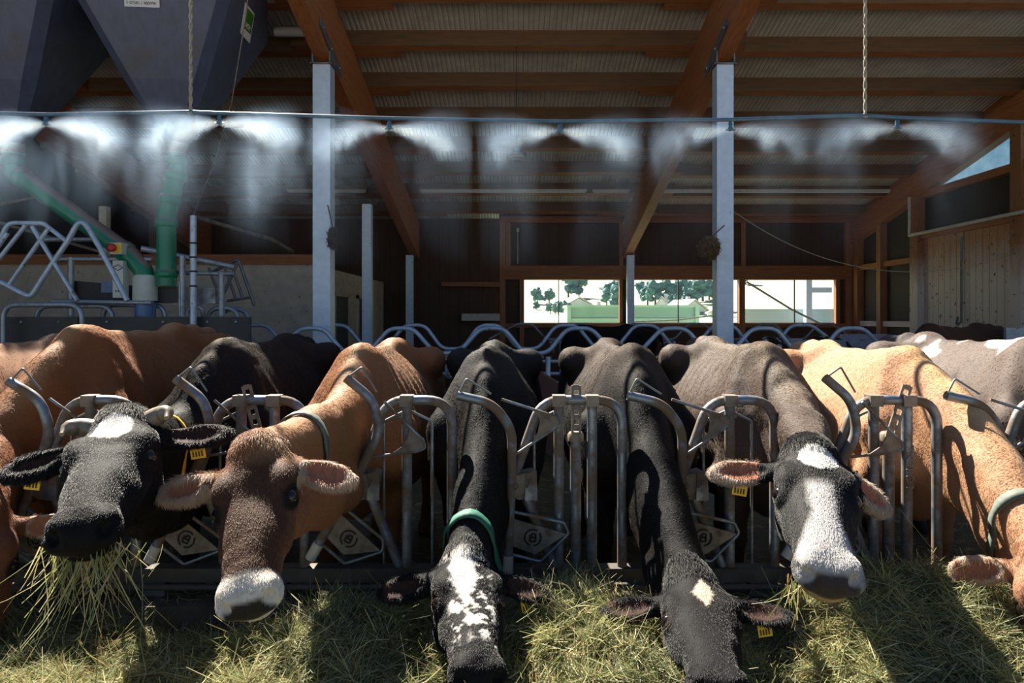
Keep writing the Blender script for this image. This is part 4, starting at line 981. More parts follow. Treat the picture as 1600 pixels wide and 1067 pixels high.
bx(158,440,178,457,.02,.05,'blue_plastic','trough_panel'); bx(270,448,305,476,.1,.2,'ring','motor_box'); bx(316,450,336,474,.3,.25,'galv_far','side_box'); bx(240,448,280,473,.06,.2,'rubber_board','receiver_box')
# thin wire from the tall post up past the silo
tag(MB().tube([st(302,337,-.35), P(340,240,7.2), P(362,160,6.9), P(385,20,6.6), P(392,-60,6.5)], .006, 6).build('pull_cord', M['plate']), 'thin cord rising from the tall post past the right silo', 'cord')

# wavy stall rails
def wave_rail(label, Y, crests, yc, yt, x0=None, x1=None, r=.028, posts=True):
    pts = []; per = crests[1]-crests[0]; q_ = per*.13
    if x0: pts.append(P(*x0, Y))
    else: pts += [P(crests[0]-per/2-q_, yt, Y)]
    for i, c in enumerate(crests):
        pts += [P(c-q_, yc, Y), P(c+q_, yc, Y)]
        if i < len(crests)-1: m_ = (c+crests[i+1])/2; pts += [P(m_-q_, yt, Y), P(m_+q_, yt, Y)]
    if x1: pts.append(P(*x1, Y))
    else: pts += [P(crests[-1]+per/2, yt, Y)]
    t_ = thing('wavy_stall_rail', label, 'rail', (pts[0].x, Y, .1), 'wavy rails of the stalls')
    MB().tube(fillet(pts, .22, 6), r, 10).build('rail', M['gate_blue'] if Y < 11 else M['galv_far'], t_)
    if posts:
        for i in range(len(crests)-1):
            m_ = P((crests[i]+crests[i+1])/2, yt, Y); z = m_.z-r
            br_ = MB().box(m_-V(.10,.035,r+.035), m_+V(.10,.035,-r*.3)).build('bracket', M['plate'], t_)
            for s in (-1, 1):
                mb = MB(); mb.tube([m_+V(s*.042,-.10,-.10), m_+V(s*.042,.30,-.10)], .034, 12, caps=False); mb.tube([m_+V(s*.042,-.10,-.10), m_+V(s*.042,.30,-.10)], .026, 10, caps=False)
                mb.build('divider_pipe', M['galv_far'], t_)
            MB().tube([V(m_.x+.16, Y+.08, .1), V(m_.x+.16, Y+.08, z-.02)], .032, 10).build('post', M['column'], t_)
            MB().tube(fillet([m_+V(0,.02,-.14), m_+V(0,.02,-.3), V(m_.x,Y+.9,.75), V(m_.x,Y+1.5,.6)], .1, 4), .026, 8).build('divider_loop', M['galv_far'], t_)
    return t_
wave_rail('nearest wavy stall rail running right across the barn', 8.62, [345,487,627,769,905,1053,1194,1331], 513, 552, (306,540), (1392,557))
wave_rail('second wavy stall rail just behind the nearest one', 10.1, [402,525,648,765,885,1008,1130,1252], 508, 545, None, (1320,548))
wave_rail('thin farthest wavy rail under the rear windows', 14.0, [820,909,998,1087,1200,1290], 506, 530, None, None, .022)
for z_, l in ((1.02,'upper'),(.86,'lower')):
    tag(MB().tube([V(-4.2,8.9,z_), V(4.9,8.9,z_)], .022, 8).build('stall_pipe', M['gate_blue']), l+' straight stall pipe below the nearest wavy rail', 'pipe')
M['red_board'] = pm('red_board', (0.26,0.11,0.075), (0.18,0.075,0.055), 6, 0.7, stretch=(1,5,1))
MB_ = MB(); a_ = P(838,578,7.9); MB_.prism([a_, a_+V(0,0,-.95), P(876,610,7.0)+V(0,0,-.8), P(876,602,7.0)], (.035,.01,0))
tag(MB_.build('stall_board', M['red_board']), 'reddish wooden stall board between the speckled cow and the next black cow', 'board')
M['blue_tarp'] = pm('blue_panel', (0.30,0.36,0.44), (0.20,0.25,0.32), 9, 0.5, 0.2, dirt=(0.06,0.05,0.05), dscale=14, dpos=(.6,.68))
for (x0,y0,x1,y1,Y,l) in ((1234,531,1322,562,9.4,'pale blue dividing panel under the wavy rail, right of the column'), (1314,522,1386,552,11.0,'dim grey dividing panel behind the last wave of the rail'), (1572,512,1640,548,7.6,'blue water trough panel at the far right by the double door')):
    tag(MB().box(P(x0,y1,Y), P(x1,y0,Y)+V(0,.04,0)).box(V(P(x0,0,Y).x,Y,.1), P(x0+4,y1,Y)+V(0,.04,0)).box(V(P(x1-4,0,Y).x,Y,.1), P(x1,y1,Y)+V(0,.04,0)).build('panel', M['blue_tarp']), l, 'panel')
tag(MB().tube([V(P(1490,0,9.6).x,9.6,.1), P(1490,511,9.6)], .07, 10).tube([P(1490,527,9.6), P(1640,527,9.6)], .03, 8).build('barrier', M['gate_blue']), 'pale barrier post with rail in front of the double door', 'barrier')

# mist line: pipe, nozzles, ropes
YM = 4.5
ml = thing('mist_line', 'thin blue water pipe with spray nozzles strung across the barn', 'pipe', P(800,186,YM))
mp = [(-60,176),(72,179),(298,175),(343,177),(480,181),(608,185),(875,190),(1141,187),(1300,182),(1352,181),(1402,184),(1660,194)]
M['pipe_blue'] = pm('pipe_blue', (0.06,0.15,0.24), (0.03,0.08,0.14), 8, 0.3, spec=0.6)
MB().tube([P(x,y,YM) for x, y in mp], .013, 10).build('water_pipe', M['pipe_blue'], ml)
NZ = [(72,179),(343,177),(608,185),(875,190),(1141,187),(1402,184)]
for x, y in NZ:
    c = P(x,y,YM); MB().lathe(c-V(0,0,.075), [(.008,0),(.022,.012),(.012,.03),(.016,.045),(.010,.06)], (0,0,1), 10).tube([c+V(-.03,0,-.066), c+V(.03,0,-.066)], .007, 6).build('nozzle', M['pipe_blue'], ml)
M['rope'] = pm('rope', (0.42,0.38,0.30), (0.24,0.21,0.16), 60, 0.9, stretch=(1,1,2), bmp=0.6)
for x, y, l in ((298,175,'pale rope holding up the water pipe in front of the silo'), (1352,181,'pale rope holding up the water pipe on the right')):
    c = P(x,y,YM); mb = MB(); H_ = 4.4-c.z; n_ = 60
    for ph in (0, PI): mb.tube([c+V(.006*math.cos(ph+i*1.1), .006*math.sin(ph+i*1.1), H_*i/n_) for i in range(n_+1)], .0075, 5)
    mb.tube([c+V(-.02,0,.0), c+V(0,.02,.018), c+V(.02,0,0), c+V(0,-.02,-.016), c+V(-.02,0,0)], .006, 5)
    tag(mb.build('hanging_rope', M['rope']), l, 'rope')
tag(MB().tube([(XL,YM,4.41),(XR-.02,YM,4.41)], .006, 6).build('support_wire', M['steel']), 'steel wire strung overhead that the two ropes hang from', 'wire')
# pendant lamp and tube lamps
lt = thing('pendant_lamp', 'round dark pendant lamp hanging among the mist in the middle', 'lamp', P(807,240,10.0))
c = P(807,246,10.0)
MB().lathe(c, [(.135,0),(.145,.02),(.14,.05),(.06,.08),(.05,.12),(.02,.13)], (0,0,1), 24).build('shade', M['steel'], lt)
MB().lathe(c-V(0,0,.008), [(.125,0),(.13,.012)], (0,0,1), 24).build('diffuser', M['paper'], lt)
MB().tube([c+V(0,0,.12), V(c.x,c.y,zpl(10.05)+.01)], .006, 6).build('cord', M['black'], lt)
for a, bb, l in ((447,572,'short'), (655,917,'long pale'), (926,984,'stubby'), (1016,1392,'longest')):
    Y = 15.02; tl = thing('tube_lamp', l+' strip lamp fixed under a far purlin', 'lamp', P((a+bb)/2,296,Y))
    MB().box(P(a,299,Y), P(bb,295.5,Y)+V(0,.06,0)).build('housing', M['plastic_white'], tl); MB().tube([P(a+2,300,Y)+V(0,.03,0), P(bb-2,300,Y)+V(0,.03,0)], .016, 8).build('tube', M['paper'], tl)
tag(MB().tube([P(430,50,9.9), P(478,50,9.9)], .07, 14).build('tube_lamp', M['paper']), 'stubby pale tube lamp between silo and rafter at the top', 'lamp')
# sagging cable at the right
pts = []
for i in range(25):
    k = i/24; pts.append(P(1146+(1640-1146)*k, 0, 8.9+k*1.8)); pts[-1].z = P(0,330,8.9).z*(1-k)+P(0,378,10.7).z*k-0.62*4*k*(1-k)
tag(MB().tube(pts, .006, 5).build('sagging_cable', M['rope']), 'thin cable sagging from the right column to the right wall', 'cable')
tag(MB().box(P(807,362,16.9), P(811,356,16.9)+V(0,.05,0)).tube([P(809,362,16.85), P(809,412,16.85)], .012, 6).build('wall_switch', M['plastic_white']), 'small pale switch with conduit on the rear boards', 'switch')

# dried bundles on the columns
def bundle(name, label, c, R, n, L, col, drop=.0, rope_to=None):
    V_, F_, C_ = [], [], []; rs = random.Random(int(abs(c.x)*1000))
    for i in range(n):
        th, ph = rs.uniform(0,2*PI), math.acos(rs.uniform(-1,1)); d = V(math.sin(ph)*math.cos(th), math.sin(ph)*math.sin(th), math.cos(ph))
        p = c+V(d.x*R, d.y*R, d.z*R*1.15)*rs.uniform(.55,1); tng = V(rs.gauss(0,1),rs.gauss(0,1),rs.gauss(0,.8)-drop); tng = (tng-d*tng.dot(d)*.75).normalized()
        sd = tng.cross(V(rs.gauss(0,1),rs.gauss(0,1),rs.gauss(0,1))).normalized()*.004; l_ = L*rs.uniform(.4,1.2); o = len(V_)
        for k in range(4):
            t_ = k/3-.5; q_ = p+tng*l_*t_-d*(t_*t_)*l_*.5-V(0,0,.15*l_*(t_+.5)**2); V_ += [q_-sd, q_+sd]
        F_ += [(o+2*k,o+2*k+1,o+2*k+3,o+2*k+2) for k in range(3)]
    mb = MB(); mb.add(V_, F_)
    if rope_to is not None: mb.tube([c+V(0,0,R*.8), rope_to], .008, 5)
    o = mb.build(name, M[col]); return o
M['straw_dark'] = pm('straw_dark', (0.22,0.13,0.07), (0.09,0.055,0.03), 20, 0.9)
M['twig'] = pm('twig', (0.10,0.06,0.04), (0.05,0.03,0.022), 20, 0.9)
tag(bundle('straw_bundle', '', P(1108,387,8.72), .135, 1500, .16, 'straw_dark', .5, P(1132,352,8.80)), 'round bundle of dry straw hanging on the right column', 'bundle')
b_ = bundle('dried_plant', '', P(521,375,8.78), .07, 420, .16, 'twig', 1.5, P(512,335,8.80)); b_.scale = (1,1,1.25); tag(b_, 'small withered bunch of twigs tied to the left column', 'bundle')
# ------------------------------------------------------------------ hay
HB = [(-.63,2.50,.13,.30,.38), (.22,2.52,.19,.30,.40), (1.55,2.62,.22,.50,.36), (-1.75,1.95,.10,.5,.3), (.95,2.6,-.12,.16,.35), (-1.35,2.75,-.10,.6,.25), (-.15,2.25,-.05,.2,.3), (.6,2.1,.06,.3,.3), (2.6,2.5,.1,.6,.4)]
def hay_h(x, y):
    z = .36+0*x
    for cx, cy_, a, sx, sy_ in HB: z = z+a*np.exp(-((x-cx)/sx)**2-((y-cy_)/sy_)**2)
    z = z+.030*np.sin(x*21+3*np.sin(y*9))*np.sin(y*23+2*np.sin(x*13))*np.clip((2.86-y)/.2,0,1)+.026*np.sin(x*7.1+np.sin(y*5))*np.cos(y*8.3+1.7*np.sin(x*3.1))+.012*np.sin(x*17+y*9)*np.sin(y*15-x*4)
    return z*np.clip((y-.75)/.7, 0, 1)**.6
gx, gy = np.linspace(-3.6,3.8,150), np.linspace(.75,2.88,60)
Xg, Yg = np.meshgrid(gx, gy, indexing='ij'); Zg = np.maximum(hay_h(Xg, Yg)-.02, .081)
vt = np.stack([Xg,Yg,Zg],-1).reshape(-1,3); idx = np.arange(150*60).reshape(150,60)
q4 = np.stack([idx[:-1,:-1],idx[1:,:-1],idx[1:,1:],idx[:-1,1:]],-1).reshape(-1,4)
def strands(n, x0, x1, y0, y1, hfun, L=(.07,.26), W=(.0012,.0026), lift=.02, tilt=.25, seed=1, nseg=3, pal=None, off=0.0):
    r = np.random.RandomState(seed); x, y = r.uniform(x0,x1,n), r.uniform(y0,y1,n)
    e = .01; h = hfun(x,y); nx, ny = -(hfun(x+e,y)-h)/e, -(hfun(x,y+e)-h)/e
    flow = 1.6*np.sin(x*3.3+1.2*np.sin(y*4.1))+1.3*np.cos(y*3.7-x*1.1)
    th = np.where(r.rand(n) < .55, flow+r.normal(0,.5,n), r.uniform(0,2*PI,n))
    Ls = r.uniform(*L,n)*np.where(r.rand(n)<.12,1.5,1); W_ = r.uniform(*W,n)
    t = np.stack([np.cos(th), np.sin(th), -(nx*np.cos(th)+ny*np.sin(th))*1.0+r.normal(0,tilt,n)],1); t /= np.linalg.norm(t,axis=1)[:,None]
    rnd = r.normal(0,1,(n,3)); s = np.cross(t,rnd); s /= np.linalg.norm(s,axis=1)[:,None]; bend = np.cross(t,s)*r.normal(0,.35,n)[:,None]+s*r.normal(0,.35,n)[:,None]
    c = np.stack([x,y,h+off+r.uniform(-.012,lift,n)],1); P_ = []
    for k in range(nseg+1):
        u = k/nseg-.5; w = (W_*(1-.6*abs(2*u)))[:,None]
        q = c+t*(Ls*u)[:,None]+bend*((u*u-.08)*Ls)[:,None]*1.4; P_ += [q-s*w, q+s*w]
    vv = np.stack(P_,1).reshape(-1,3); o = (np.arange(n)*2*(nseg+1))[:,None]
    ff = np.concatenate([o+np.array([[2*k,2*k+1,2*k+3,2*k+2]]) for k in range(nseg)],1).reshape(-1,4)
    pal = np.array(pal); ci = r.randint(0,len(pal),n); pt = .5+.5*np.sin(x*5.3+2*np.sin(y*4.7))*np.sin(y*6.1+1.4*np.sin(x*3.3)); cc = pal[ci]*r.uniform(.75,1.5,(n,1)); cc = cc*(1-.45*pt[:,None]*np.array([[1.0,.85,.75]])); cc = np.repeat(cc, 2*(nseg+1), axis=0)
    return vv, ff, cc
PAL = [(.36,.33,.13),(.44,.38,.17),(.27,.28,.10),(.50,.45,.24),(.20,.235,.085),(.33,.27,.11),(.55,.50,.30),(.24,.25,.12),(.17,.20,.075),(.40,.36,.20),(.30,.31,.16),(.26,.16,.07)]
m, t, b, out = nt('hay'); at = t.nodes.new('ShaderNodeAttribute'); at.attribute_name = 'tint'
t.links.new(at.outputs['Color'], b.inputs['Base Color']); b.inputs['Roughness'].default_value = .6; b.inputs['Specular IOR Level'].default_value = .35
tl_ = t.nodes.new('ShaderNodeBsdfTranslucent'); t.links.new(at.outputs['Color'], tl_.inputs[0]); mx = t.nodes.new('ShaderNodeMixShader'); mx.inputs[0].default_value = .3
t.links.new(b.outputs[0], mx.inputs[1]); t.links.new(tl_.outputs[0], mx.inputs[2]); t.links.new(mx.outputs[0], out.inputs[0]); M['hay'] = m
def big_mesh(name, parts, mat):
    vv = np.concatenate([p[0] for p in parts]); o = 0; fs_ = []
    for p in parts: fs_.append(p[1]+o); o += len(p[0])
    ff = np.concatenate(fs_); cc = np.concatenate([p[2] for p in parts])
    org = np.array([(vv[:,0].min()+vv[:,0].max())/2, (vv[:,1].min()+vv[:,1].max())/2, vv[:,2].min()])
    me = bpy.data.meshes.new(name); me.vertices.add(len(vv)); me.vertices.foreach_set('co', (vv-org).astype(np.float32).ravel())
    me.loops.add(ff.size); me.loops.foreach_set('vertex_index', ff.astype(np.int32).ravel()); me.polygons.add(len(ff))
    me.polygons.foreach_set('loop_start', np.arange(0,ff.size,4,dtype=np.int32)); me.polygons.foreach_set('loop_total', np.full(len(ff),4,np.int32)); me.update(calc_edges=True)
    a = me.attributes.new('tint','FLOAT_COLOR','POINT'); a.data.foreach_set('color', np.concatenate([cc,np.ones((len(cc),1))],1).astype(np.float32).ravel())
    me.materials.append(mat); ob = bpy.data.objects.new(name, me); COL.objects.link(ob); ob.location = org; return ob
base = (vt, q4, np.tile(np.array([[.11,.105,.045]]),(len(vt),1)))
hay = big_mesh('hay', [base, strands(78000,-2.3,2.35,1.85,2.87,hay_h,pal=PAL,seed=3), strands(9000,-3.5,3.7,.85,1.9,hay_h,pal=PAL,seed=4), strands(3000,-3.5,3.7,1.9,2.87,hay_h,pal=PAL,seed=5),
    strands(2200,-2.2,2.2,2.1,2.85,hay_h,L=(.15,.35),lift=.05,tilt=.5,pal=PAL,seed=6)], M['hay'])
hay['kind'] = 'stuff'; tag(hay, 'long heap of loose green and yellow hay along the feed fence', 'hay')
# hay hanging from the black cow's mouth
def mouth_hay(name, label, c, n, L, spread, seed):
    r = np.random.RandomState(seed); parts = []; V_, F_, C_ = [], [], []
    for i in range(n):
        p = np.array(c)+np.array([r.normal(0,spread), r.normal(0,.02), r.normal(0,.01)]); d = nrm((r.normal(0,.45), r.normal(0,.3)-.1, -1)); l_ = L*r.uniform(.3,1.1); bd = r.normal(0,.25,3)
        s = nrm(np.cross(d, r.normal(0,1,3)))*r.uniform(.0012,.0022); o = len(V_); col = np.array(PAL[r.randint(len(PAL))])*1.1
        for k in range(5):
            u = k/4; q_ = p+d*l_*u+bd*l_*u*u*.6; V_ += [q_-s*(1-.5*u), q_+s*(1-.5*u)]; C_ += [col, col]
        F_ += [(o+2*k,o+2*k+1,o+2*k+3,o+2*k+2) for k in range(4)]
    ob = big_mesh(name, [(np.array(V_), np.array(F_), np.array(C_))], M['hay']); ob['kind'] = 'stuff'; tag(ob, label, 'hay'); return ob
mc = cows['c2']['H'](.47,-.115,-.0)
mouth_hay('hay_tuft', 'tuft of hay dangling from the mouth of the black cow', mc, 130, .26, .06, 11)
mouth_hay('hay_tuft', 'few hay stalks hanging at the mouth of the black and white faced cow', cows['c6']['H'](.47,-.11,-.07), 26, .14, .02, 12)
# litter on the standing floor behind the fence
flat = lambda x, y: .103+0*x
lit = big_mesh('floor_litter', [strands(9000,-3.2,3.2,3.15,5.6,flat,L=(.04,.16),lift=.012,tilt=.08,pal=PAL,seed=8)], M['hay']); lit['kind'] = 'stuff'; tag(lit, 'straw litter scattered on the wet floor behind the fence', 'straw')
curbl = big_mesh('curb_litter', [strands(1500,-2.4,2.4,2.88,3.11,lambda x,y:.387+0*x,L=(.04,.13),lift=.012,tilt=.1,pal=PAL,seed=9)], M['hay']); curbl['kind'] = 'stuff'; tag(curbl, 'straw bits lying on top of the curb under the base rail', 'straw')

# ------------------------------------------------------------------ spray mist from the nozzles (real volumes)
def mist_mat(name, dens, fall, seed):
    m = bpy.data.materials.new(name); m.use_nodes = True; t = m.node_tree; t.nodes.clear(); out = t.nodes.new('ShaderNodeOutputMaterial')
    vol = t.nodes.new('ShaderNodeVolumeScatter'); vol.inputs['Color'].default_value = (.48,.69,1,1); vol.inputs['Anisotropy'].default_value = .45
    tc = t.nodes.new('ShaderNodeTexCoord'); sp = t.nodes.new('ShaderNodeSeparateXYZ'); t.links.new(tc.outputs['Object'], sp.inputs[0])
    def mt(op, a, b=None, c=None):
        n = t.nodes.new('ShaderNodeMath'); n.operation = op
        for s, v in zip(n.inputs, (a, b, c)):
            if v is None: continue
            if isinstance(v, (int, float)): s.default_value = v
            else: t.links.new(v, s)
        return n.outputs[0]
    x, y, z = sp.outputs; ax = mt('ABSOLUTE', x)
    mp = t.nodes.new('ShaderNodeMapping'); mp.inputs['Location'].default_value = (seed*3.1, seed*1.7, seed); mp.inputs['Scale'].default_value = (3.2,3.2,2.0); t.links.new(tc.outputs['Object'], mp.inputs[0])
    n1 = t.nodes.new('ShaderNodeTexNoise'); n1.inputs['Scale'].default_value = 1.7; n1.inputs['Detail'].default_value = 5; n1.inputs['Roughness'].default_value = .62; n1.inputs['Distortion'].default_value = .6; t.links.new(mp.outputs[0], n1.inputs['Vector'])
    wob = mt('MULTIPLY_ADD', n1.outputs[0], .9, -.45)
    zz = mt('ADD', z, mt('MULTIPLY', wob, mt('MINIMUM', ax, .5)))
    zc = mt('MULTIPLY_ADD', mt('MULTIPLY', ax, ax), -.26, mt('MULTIPLY', ax, -.04))       # jet droops with distance
    w = mt('MULTIPLY_ADD', ax, .21, .010)
    dz = mt('DIVIDE', mt('SUBTRACT', zz, zc), w); dy = mt('DIVIDE', y, w)
    g = mt('EXPONENT', mt('MULTIPLY', mt('ADD', mt('MULTIPLY', dz, dz), mt('MULTIPLY', dy, dy)), -1.0))
    fade = mt('MAXIMUM', mt('SUBTRACT', 1.0, mt('POWER', mt('MULTIPLY', ax, 1.53), 2.0)), 0.0)
    nn = mt('POWER', mt('MAXIMUM', mt('MULTIPLY_ADD', n1.outputs[0], 2.6, -.75), 0.0), 1.5)
    jet = mt('MULTIPLY', mt('MULTIPLY', g, fade), mt('ADD', mt('MULTIPLY', nn, 1.3), .05))
    jet = mt('DIVIDE', mt('MULTIPLY', jet, dens), mt('ADD', mt('MULTIPLY', ax, 1.6), .12))
    # falling veil
    mp2 = t.nodes.new('ShaderNodeMapping'); mp2.inputs['Location'].default_value = (seed*5.3, seed*2.1, seed*.7); mp2.inputs['Scale'].default_value = (3.0,3.0,.7); t.links.new(tc.outputs['Object'], mp2.inputs[0])
    n2 = t.nodes.new('ShaderNodeTexNoise'); n2.inputs['Scale'].default_value = 1.6; n2.inputs['Detail'].default_value = 4; n2.inputs['Roughness'].default_value = .6; t.links.new(mp2.outputs[0], n2.inputs['Vector'])
    v = mt('POWER', mt('MAXIMUM', mt('MULTIPLY_ADD', n2.outputs[0], 3.0, -1.1), 0.0), 1.6)
    below = mt('MINIMUM', mt('MAXIMUM', mt('MULTIPLY', mt('SUBTRACT', mt('SUBTRACT', zc, .03), zz), 6.0), 0.0), 1.0)
    low = mt('MAXIMUM', mt('MULTIPLY_ADD', z, .92, 1.0), 0.0)
    sx = mt('MAXIMUM', mt('SUBTRACT', 1.0, mt('POWER', mt('MULTIPLY', ax, 1.53), 4.0)), 0.0); sx = mt('MULTIPLY', sx, mt('MINIMUM', mt('MULTIPLY', ax, 2.5), 1.0))
    yy = mt('EXPONENT', mt('MULTIPLY', mt('MULTIPLY', y, y), -14.0))
    veil = mt('MULTIPLY', mt('MULTIPLY', mt('MULTIPLY', v, below), mt('MULTIPLY', low, sx)), mt('MULTIPLY', yy, fall))
    t.links.new(mt('ADD', jet, veil), vol.inputs['Density']); t.links.new(vol.outputs[0], out.inputs['Volume']); return m
for i, ((x, y), de, fa) in enumerate(zip(NZ, (8.5,9.5,4.5,5.5,3.4,4.0), (1.7,2.0,.45,.5,.3,.35))):
    c = P(x,y,YM)-V(0,0,.066)
    mb = MB().box(c+V(-.655,-.32,-1.08), c+V(.655,.32,.22)); o = mb.build('mist_plume', mist_mat('mist_%d' % i, de, fa, i+1), origin=c); o.scale = (.845,.845,.845)
    o['kind'] = 'stuff'; tag(o, ('white spray mist drifting from the nozzle in front of the left silo','dense white spray mist in front of the upright green pipe','spray mist right of the left column','spray mist beside the pendant lamp','spray mist at the right column','spray mist beside the right rope')[i], 'mist', 'mist from the spray line')
# ------------------------------------------------------------------ animals behind and the outdoors
cow('cow', 'black cow standing far back behind the wavy rails, below the gap between windows', 0.75, head=False, coarse=.03, scale=1.04, Y0=11.75, coat=lambda i: coat_black(i, None, 10), yaw=1.25)
def coat_spot(i):
    c = coat_black(i, None, 11); v = vnoise(i['p'],4.2,12); return lerp3(c, sm(v,.05,.09), WHT)
cow('cow', 'dark cow with white patches standing behind the rails, right of the column', 3.15, head=False, coarse=.03, scale=.98, Y0=9.3, coat=coat_spot, yaw=1.2, zoff=-.06)
cow('cow', 'dark brown cow standing far right in front of the double door', 4.35, head=False, coarse=.03, scale=1.08, Y0=7.6, coat=lambda i: base_coat(i, (0.07,0.035,0.022), (0.03,0.016,0.012), seed=13), yaw=1.1, zoff=.0)

M['meadow'] = pm('meadow', (0.46,0.54,0.32), (0.34,0.44,0.25), .05, .9, dirt=(0.55,0.54,0.42), dscale=.03, dpos=(.5,.6))
M['yard'] = pm('yard', (0.42,0.40,0.37), (0.33,0.31,0.29), .6, .9)
mb = MB(); N_ = 24
def hillz(x, y):
    if y < 32: return -.4
    if y < 170: return -.4+2.8*(y-32)/138
    return 2.4+(y-170)*.1+.0003*(y-170)**2+1.6*math.sin(x*.03+y*.017)*min(1,(y-170)/60)
vs_ = []; ys = [17.4+ (i/N_)**1.7*480 for i in range(N_+1)]; xs = [-330+i*660/36 for i in range(37)]
for y in ys:
    for x in xs: vs_.append((x, y, hillz(x, y)))
mb.add(vs_, [(j*37+i, j*37+i+1, (j+1)*37+i+1, (j+1)*37+i) for j in range(N_) for i in range(36)], True)
mb.build('ground', M['meadow'], kind='structure')
MB().box((-40,-40,-.3), (40,-6.0,.0)).build('yard', M['yard'], kind='structure')
M['leaf'] = pm('leaf', (0.045,0.17,0.17), (0.02,0.09,0.10), 3, .7, coord='Object')
M['bark'] = pm('bark', (0.08,0.06,0.04), None, 5, .9)
def tree(px, py, Y, h, label, w=None, seed=0):
    x = (px-VX)/F*Y; z0 = hillz(x, Y); r = random.Random(seed); h = h/F*Y; w = (w or .8)*h
    t_ = thing('tree', label, 'tree', (x, Y, z0), 'trees on the hillside')
    MB().tube([(x,Y,z0-.2),(x,Y,z0+h*.6)], [h*.05,h*.03], 7).build('trunk', M['bark'], t_)
    bm = bmesh.new()
    for k in range(16):
        a, q_ = r.uniform(0,2*PI), r.random(); rr = w*.5*math.sqrt(r.random())*(1-.45*q_); c = V(math.cos(a)*rr, math.sin(a)*rr, h*(.28+.62*q_)); s = h*r.uniform(.11,.19)
        g_ = bmesh.ops.create_icosphere(bm, subdivisions=2, radius=s, matrix=Matrix.Translation(c))
        for v in g_['verts']: v.co += (v.co-c)*r.uniform(-.25,.3)
    me = bpy.data.meshes.new('crown'); bm.to_mesh(me); bm.free(); me.materials.append(M['leaf'])
    o = bpy.data.objects.new('crown', me); COL.objects.link(o); o.parent = t_
def ztop(px, py, Y): return P(px, py, Y)
rt = random.Random(5)
TR = [(840,70,18),(858,72,16),(888,90,26),(905,92,24),(838,55,10),(868,36,12),(955,75,26),(965,60,24),(948,66,18),(1012,70,22),(1024,66,28),(1040,68,30),(1068,70,28),(1090,74,26),(1098,80,30),(1108,82,22),(1078,64,24),(1000,95,16),(1050,60,18),(884,44,15),(872,41,14),(860,40,13),(1165,110,20),(1290,120,16)]
words = 'small,middling,rounded,tall,low,shrubby,spreading,narrow,stocky,round-headed,leaning,upright,big,full,tallest,dense,bushy,little,squat,stubby,half-hidden,tiny,distant,solitary'.split(',')
cols_ = ['left end of the first window','left part of the first window','house roof in the first window','post of the first window']
for i, (px, Y, h) in enumerate(TR):
    where = 'first' if px < 970 else ('second' if px < 1155 else 'third'); side = px-(818 if px < 970 else (989 if px < 1155 else 1161)); W_ = 149
    pos = 'left' if side < 50 else ('middle' if side < 100 else 'right')
    tree(px, 0, 105+1.35*Y, h*1.45, '%s green tree on the hillside, %s of the %s rear window' % (words[i], pos, where), None, i)
M['roof_far'] = pm('roof_far', (0.55,0.50,0.50), (0.45,0.41,0.42), .5, .8); M['wall_far'] = pm('wall_far', (0.62,0.64,0.68), (0.5,0.53,0.58), .4, .8); M['glass_far'] = pm('glass_far', (0.05,0.08,0.12), None, 1, .2)
def house(px, Y, wpx, hpx, rpx, label, rot=.3, depth=8):
    Y = Y*2.6
    x = (px-VX)/F*Y; z0 = hillz(x, Y)-.3; k = Y/F; w, h, rh = wpx*k, hpx*k+.3, rpx*k
    t_ = thing('house', label, 'house', (x, Y, z0), 'houses in the valley'); t_.rotation_euler.z = rot
    def pt(nm, m_, mb):
        me = mb.build(nm, m_, None, origin=(0,0,0)); me.parent = t_; return me
    pt('wall', M['wall_far'], MB().prism([(-w/2,0,0),(w/2,0,0),(w/2,0,h),(0,0,h+rh*.92),(-w/2,0,h)], (0,depth,0)))
    mb = MB()
    for s in (-1,1):
        e = V(s*(w/2+.5),-.5,h-.5*rh/(w/2)); rdg = V(0,-.5,h+rh); mb.prism([e, rdg, rdg+V(0,0,.25), e+V(0,0,.25)], (0,depth+1,0))
    rf = pt('roof', M['roof_far'], mb); cbx = pt('chimney', M['wall_far'], MB().box((w*.12,depth*.5,h+rh*.5),(w*.12+.7,depth*.5+.7,h+rh+.9)))
    for a in (-.3,0,.3):
        wn_ = pt('window', M['wall_far'], MB().box((a*w-.5,-.06,h*.45),(a*w+.5,0,h*.8))); pn = MB().box((a*w-.4,-.10,h*.48),(a*w+.4,-.05,h*.77)).build('pane', M['glass_far'], None, origin=(0,0,0)); pn.parent = wn_
house(905,66,62,8,16,'broad white farmhouse with hipped pale roof in the first window',.25,9); house(925,52,46,8,9,'low pale barn before the farmhouse in the first window',-.2,7)
house(1034,62,24,10,17,'steep gabled white house in the middle of the second window',-.25,9); house(1085,56,44,8,16,'wide pale roofed house right of the gabled house',.25,9); house(1128,48,34,8,8,'low pale shed beside the column in the second window',-.2,7)
house(962,96,22,9,12,'small distant house at the right end of the first window',.4,8)
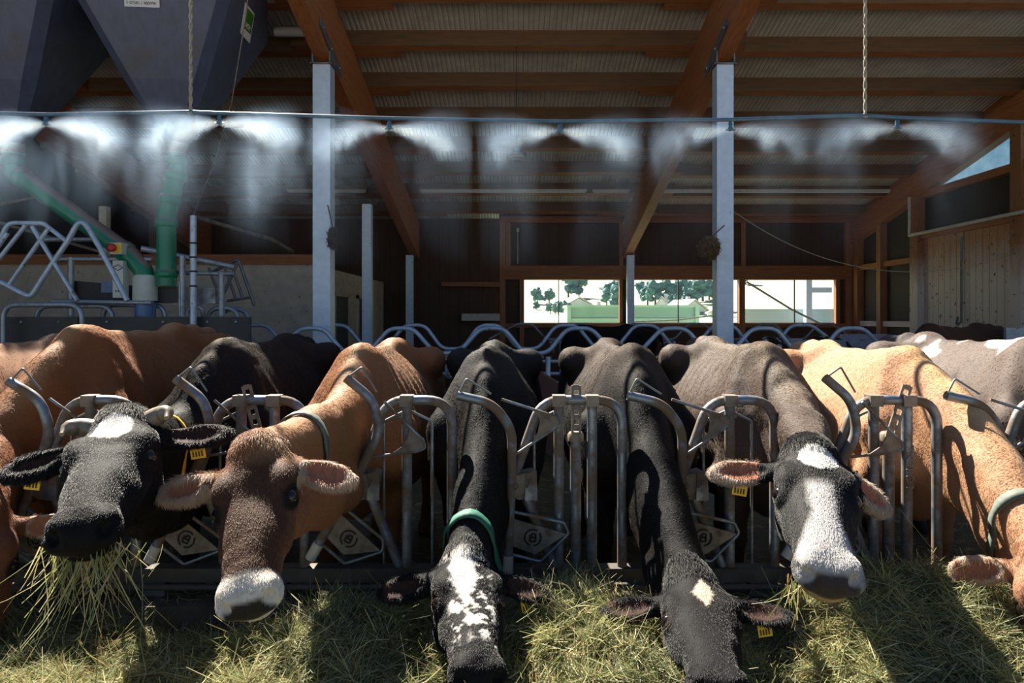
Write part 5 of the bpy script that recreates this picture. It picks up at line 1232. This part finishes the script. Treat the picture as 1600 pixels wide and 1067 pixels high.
M['container'] = pm('container', (0.40,0.62,0.50), (0.33,0.54,0.44), .6, .5); M['container_dark'] = pm('container_dark', (0.24,0.42,0.36), None, 2, .5)
ct = thing('shipping_container', 'pale green ribbed container standing outside the rear windows', 'container', P(990,520,24)-V(0,0,1.5))
Yc = 24.0; za, zb = hillz(0,24), P(0,480,Yc).z
for k in range(6):
    z0 = za+(zb-za)*k/6; MB().box((P(888,0,Yc).x, Yc+(.04 if k%2 else 0), z0), (P(1092,0,Yc).x, Yc+2.4, z0+(zb-za)/6)).build('side_rib', M['container'] if k%2==0 else M['container_dark'], ct)
for px in (886,1086): MB().box((P(px,0,Yc).x, Yc-.06, za), (P(px+6,0,Yc).x, Yc+.1, zb+.05)).build('corner_post', M['container'], ct)
MB().box((P(886,0,Yc).x, Yc-.05, zb), (P(1092,0,Yc).x, Yc+2.4, zb+.08)).build('roof', M['container'], ct)
M['white_panel'] = pm('white_panel', (0.55,0.66,0.72), (0.48,0.60,0.68), 1, .5)
tag(MB().box(V(P(1164,0,20).x,20,-.3), V(P(1310,0,20).x,20.1,P(0,484,20).z)).box(V(P(1160,0,20).x,19.98,P(0,485,20).z), V(P(1310,0,20).x,20.12,P(0,482.5,20).z)).build('yard_wall', M['white_panel']), 'pale bluish yard wall with dark capping below the third window', 'wall')
tag(MB().beam(P(1166,440,19.0), P(1236,483,19.0), .05, .05).beam(P(1236,483,19.0), P(1280,505,19.0), .05, .05).build('brace', M['steel']), 'dark diagonal brace outside the third window', 'brace')
oc = thing('outdoor_column', 'grey steel post with side arm outside the third window', 'column', V(P(1264,0,19.5).x,19.5,-.3))
MB().box(V(P(1260,0,19.5).x,19.5,-.3), V(P(1269,0,19.5).x,19.7,4.5)).build('shaft', M['column'], oc); MB().box(P(1269,457,19.5), P(1300,449,19.5)+V(0,.12,0)).build('arm', M['column'], oc)
tag(MB().tube([P(990,503,20),P(1060,500,20),P(1120,492,20),P(1160,487,20)], .025, 6).build('hand_rail', M['steel']), 'thin dark rail curving across the bottom of the second window', 'rail')
